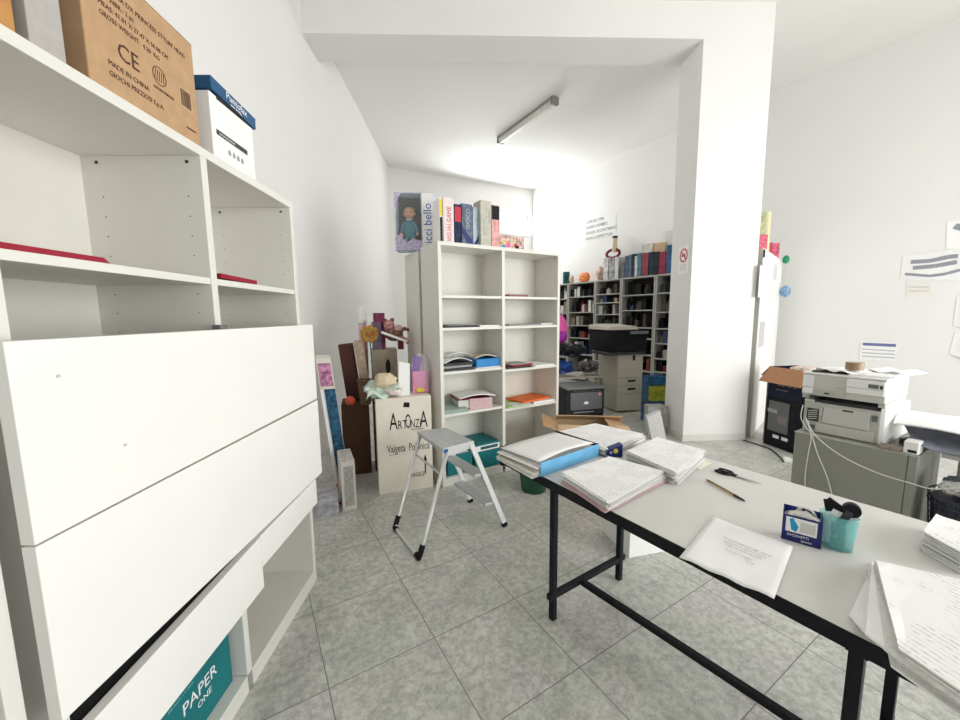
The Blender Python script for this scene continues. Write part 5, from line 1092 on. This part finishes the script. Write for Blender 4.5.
MB().m(0).ball((-.01, 0, .0), .075, (1.15, .7, .9), wob=.10, seed=1).m(1).ball((-.05, -.01, .085), .048, (1, .8, 1), wob=.08, seed=2).m(0).tube([(.03, -.02, .02), (.09, -.03, .05), (.13, -.03, .03)], .022, 8, .016).m(1).tube([(.02, -.02, -.04), (.09, -.04, -.05), (.12, -.04, -.09)], .026, 8, .018).m(0).ball((-.085, -.01, .125), .02).ball((-.02, -.01, .13), .02).build('body', [PLB, PLP], pd, smooth=True)
MB().ball((.03, -.05, .06), .03, (1.2, .5, .9), wob=.2, seed=6).build('pink_bow', PINK, pd)
solo('doll_tray', 'white edged tray under the tilted doll pack', 'tray', MB().box(0, .24, -.06, .015, 0, .02, Matrix.Rotation(R(22), 4, 'Y')), WHT, FV.w(FV.px(381, 337, 0)[0], -.005, FV.px(381, 333, 0)[1]), FV.rz)
heap('toy_box', 'small maroon box at the right end of the corner heap', 'toy box', MAROON, 398, 338, 404, 350, .06, .03, zg + .001)
a_, zt3 = FV.px(357, 380, -.10); b_, _ = FV.px(372, 380, -.10); rk = (b_ - a_) / 2; hk = zt3 - zS - .002
wk = thing('wicker_basket', 'brown woven basket left of the cream carton top', 'basket', FV.w(a_ + rk, .0, zS + .001), FV.rz)
MB().lathe([(rk * .75, 0), (rk, hk * .9), (rk * .9, hk * .9), (rk * .68, .01), (.001, .01)], 22).build('basket_body', mat('brown wicker', (.16, .10, .06), .8, var=.6, scale=80, bump=.8), wk)
MB().tube([(rk * math.cos(k * math.pi / 10), rk * math.sin(k * math.pi / 10), hk * .92) for k in range(21)], .009, 6).build('rim', mat('brown wicker', (.16,) * 3), wk)
t_ = solo('toy_ball', 'small red orange ball at the left foot of the corner heap', 'ball', MB().ball((0, 0, 0), .045), mat('red orange ball', (.75, .12, .07), .4), FV.w(FV.px(350, 397, -.05)[0], -.02, zS + .046), smooth=True)
# flat toy boxes leaning by the end of the left bookcase
b0_, b1_ = Z(343, 511), Z(357, 508); dbx = b1_ - b0_; FL = Frame(b0_.x, b0_.y, math.atan2(dbx.y, dbx.x))
fx1 = thing('flat_box', 'low pale grey flat box standing on edge beside the left bookcase end', 'box', FL.o, FL.rz)
bx('body', mat('grey white carton', (.66, .64, .60), .6), fx1, 0, dbx.length, 0, .30, 0, .375, .002)
bx('printed_front', mat('grey line print', (.40, .38, .35), .7, var=.3, scale=60), fx1, .018, dbx.length - .014, -.001, 0, .03, .34)
sp = MB(); rs = random.Random(3)
bx('speckled_top', mat('speckle print', (.55, .52, .50), .6, var=.5, scale=45), fx1, .01, dbx.length - .01, .01, .28, .375, .3758)
tl = FS.px(316.5, 360, .25 - .0); tp_l = Vector((.251, .75, 1.124)); tp_r = Vector((.358, .735, 1.14))
fl2 = thing('toy_box', 'tall flat toy box with pink top and blue window leaning at the left wall', 'toy box', (.33, .83, 0), 0)
o3 = Vector((.33, .83, 0)); P = [Vector((.352, .835, 0)), Vector((.462, .815, 0)), Vector((.50, 1.10, 0)), Vector((.39, 1.12, 0))]
sh3 = Vector((-.105, -.02, 1.13))
Pl = [p - o3 for p in P] + [p - o3 + sh3 for p in P]
MB().hexa(Pl).build('body', mat('cream side card', (.68, .65, .58), .7), fl2, .002)
def facepatch(u0, u1, v0, v1, m, nm, off=.0015):
    A, B, T0, T1 = Pl[0], Pl[1], Pl[4], Pl[5]
    def q(u, v): return (A * (1 - u) + B * u) * (1 - v) + (T0 * (1 - u) + T1 * u) * v
    n = (B - A).cross(T0 - A).normalized() * off
    MB().hexa([q(u0, v0), q(u1, v0), q(u1, v1), q(u0, v1)] + [q(u0, v0) + n, q(u1, v0) + n, q(u1, v1) + n, q(u0, v1) + n]).build(nm, m, fl2)
facepatch(.08, .92, .80, .965, mat('pink lilac print', (.50, .22, .36), .45, var=.6, scale=30), 'pink_top_print')
facepatch(.25, .98, .02, .78, mat('blue window print', (.02, .085, .16), .35, var=.8, scale=30, bump=.3), 'blue_window')
facepatch(.0, .18, .02, .78, WHT, 'white_edge', .002)
gp = solo('clear_package', 'clear grey plastic package on the floor beside the left bookcase end', 'package', MB().box(0, .15, 0, .22, 0, .12), mat('grey clear plastic', (.42, .42, .46), .3, var=.35, scale=22), Z(317, 518), R(-8))
cable('red_strap', 'red strap lying in a loop beside the clear package', [Z(337, 484, .10), Z(336, 494, .05), Z(339, 503, .010), Z(342, 500, .02), Z(340, 489, .06)], .006, mat('red strap', (.45, .01, .03), .4))
bpy.data.objects['red_strap']['category'] = 'strap'
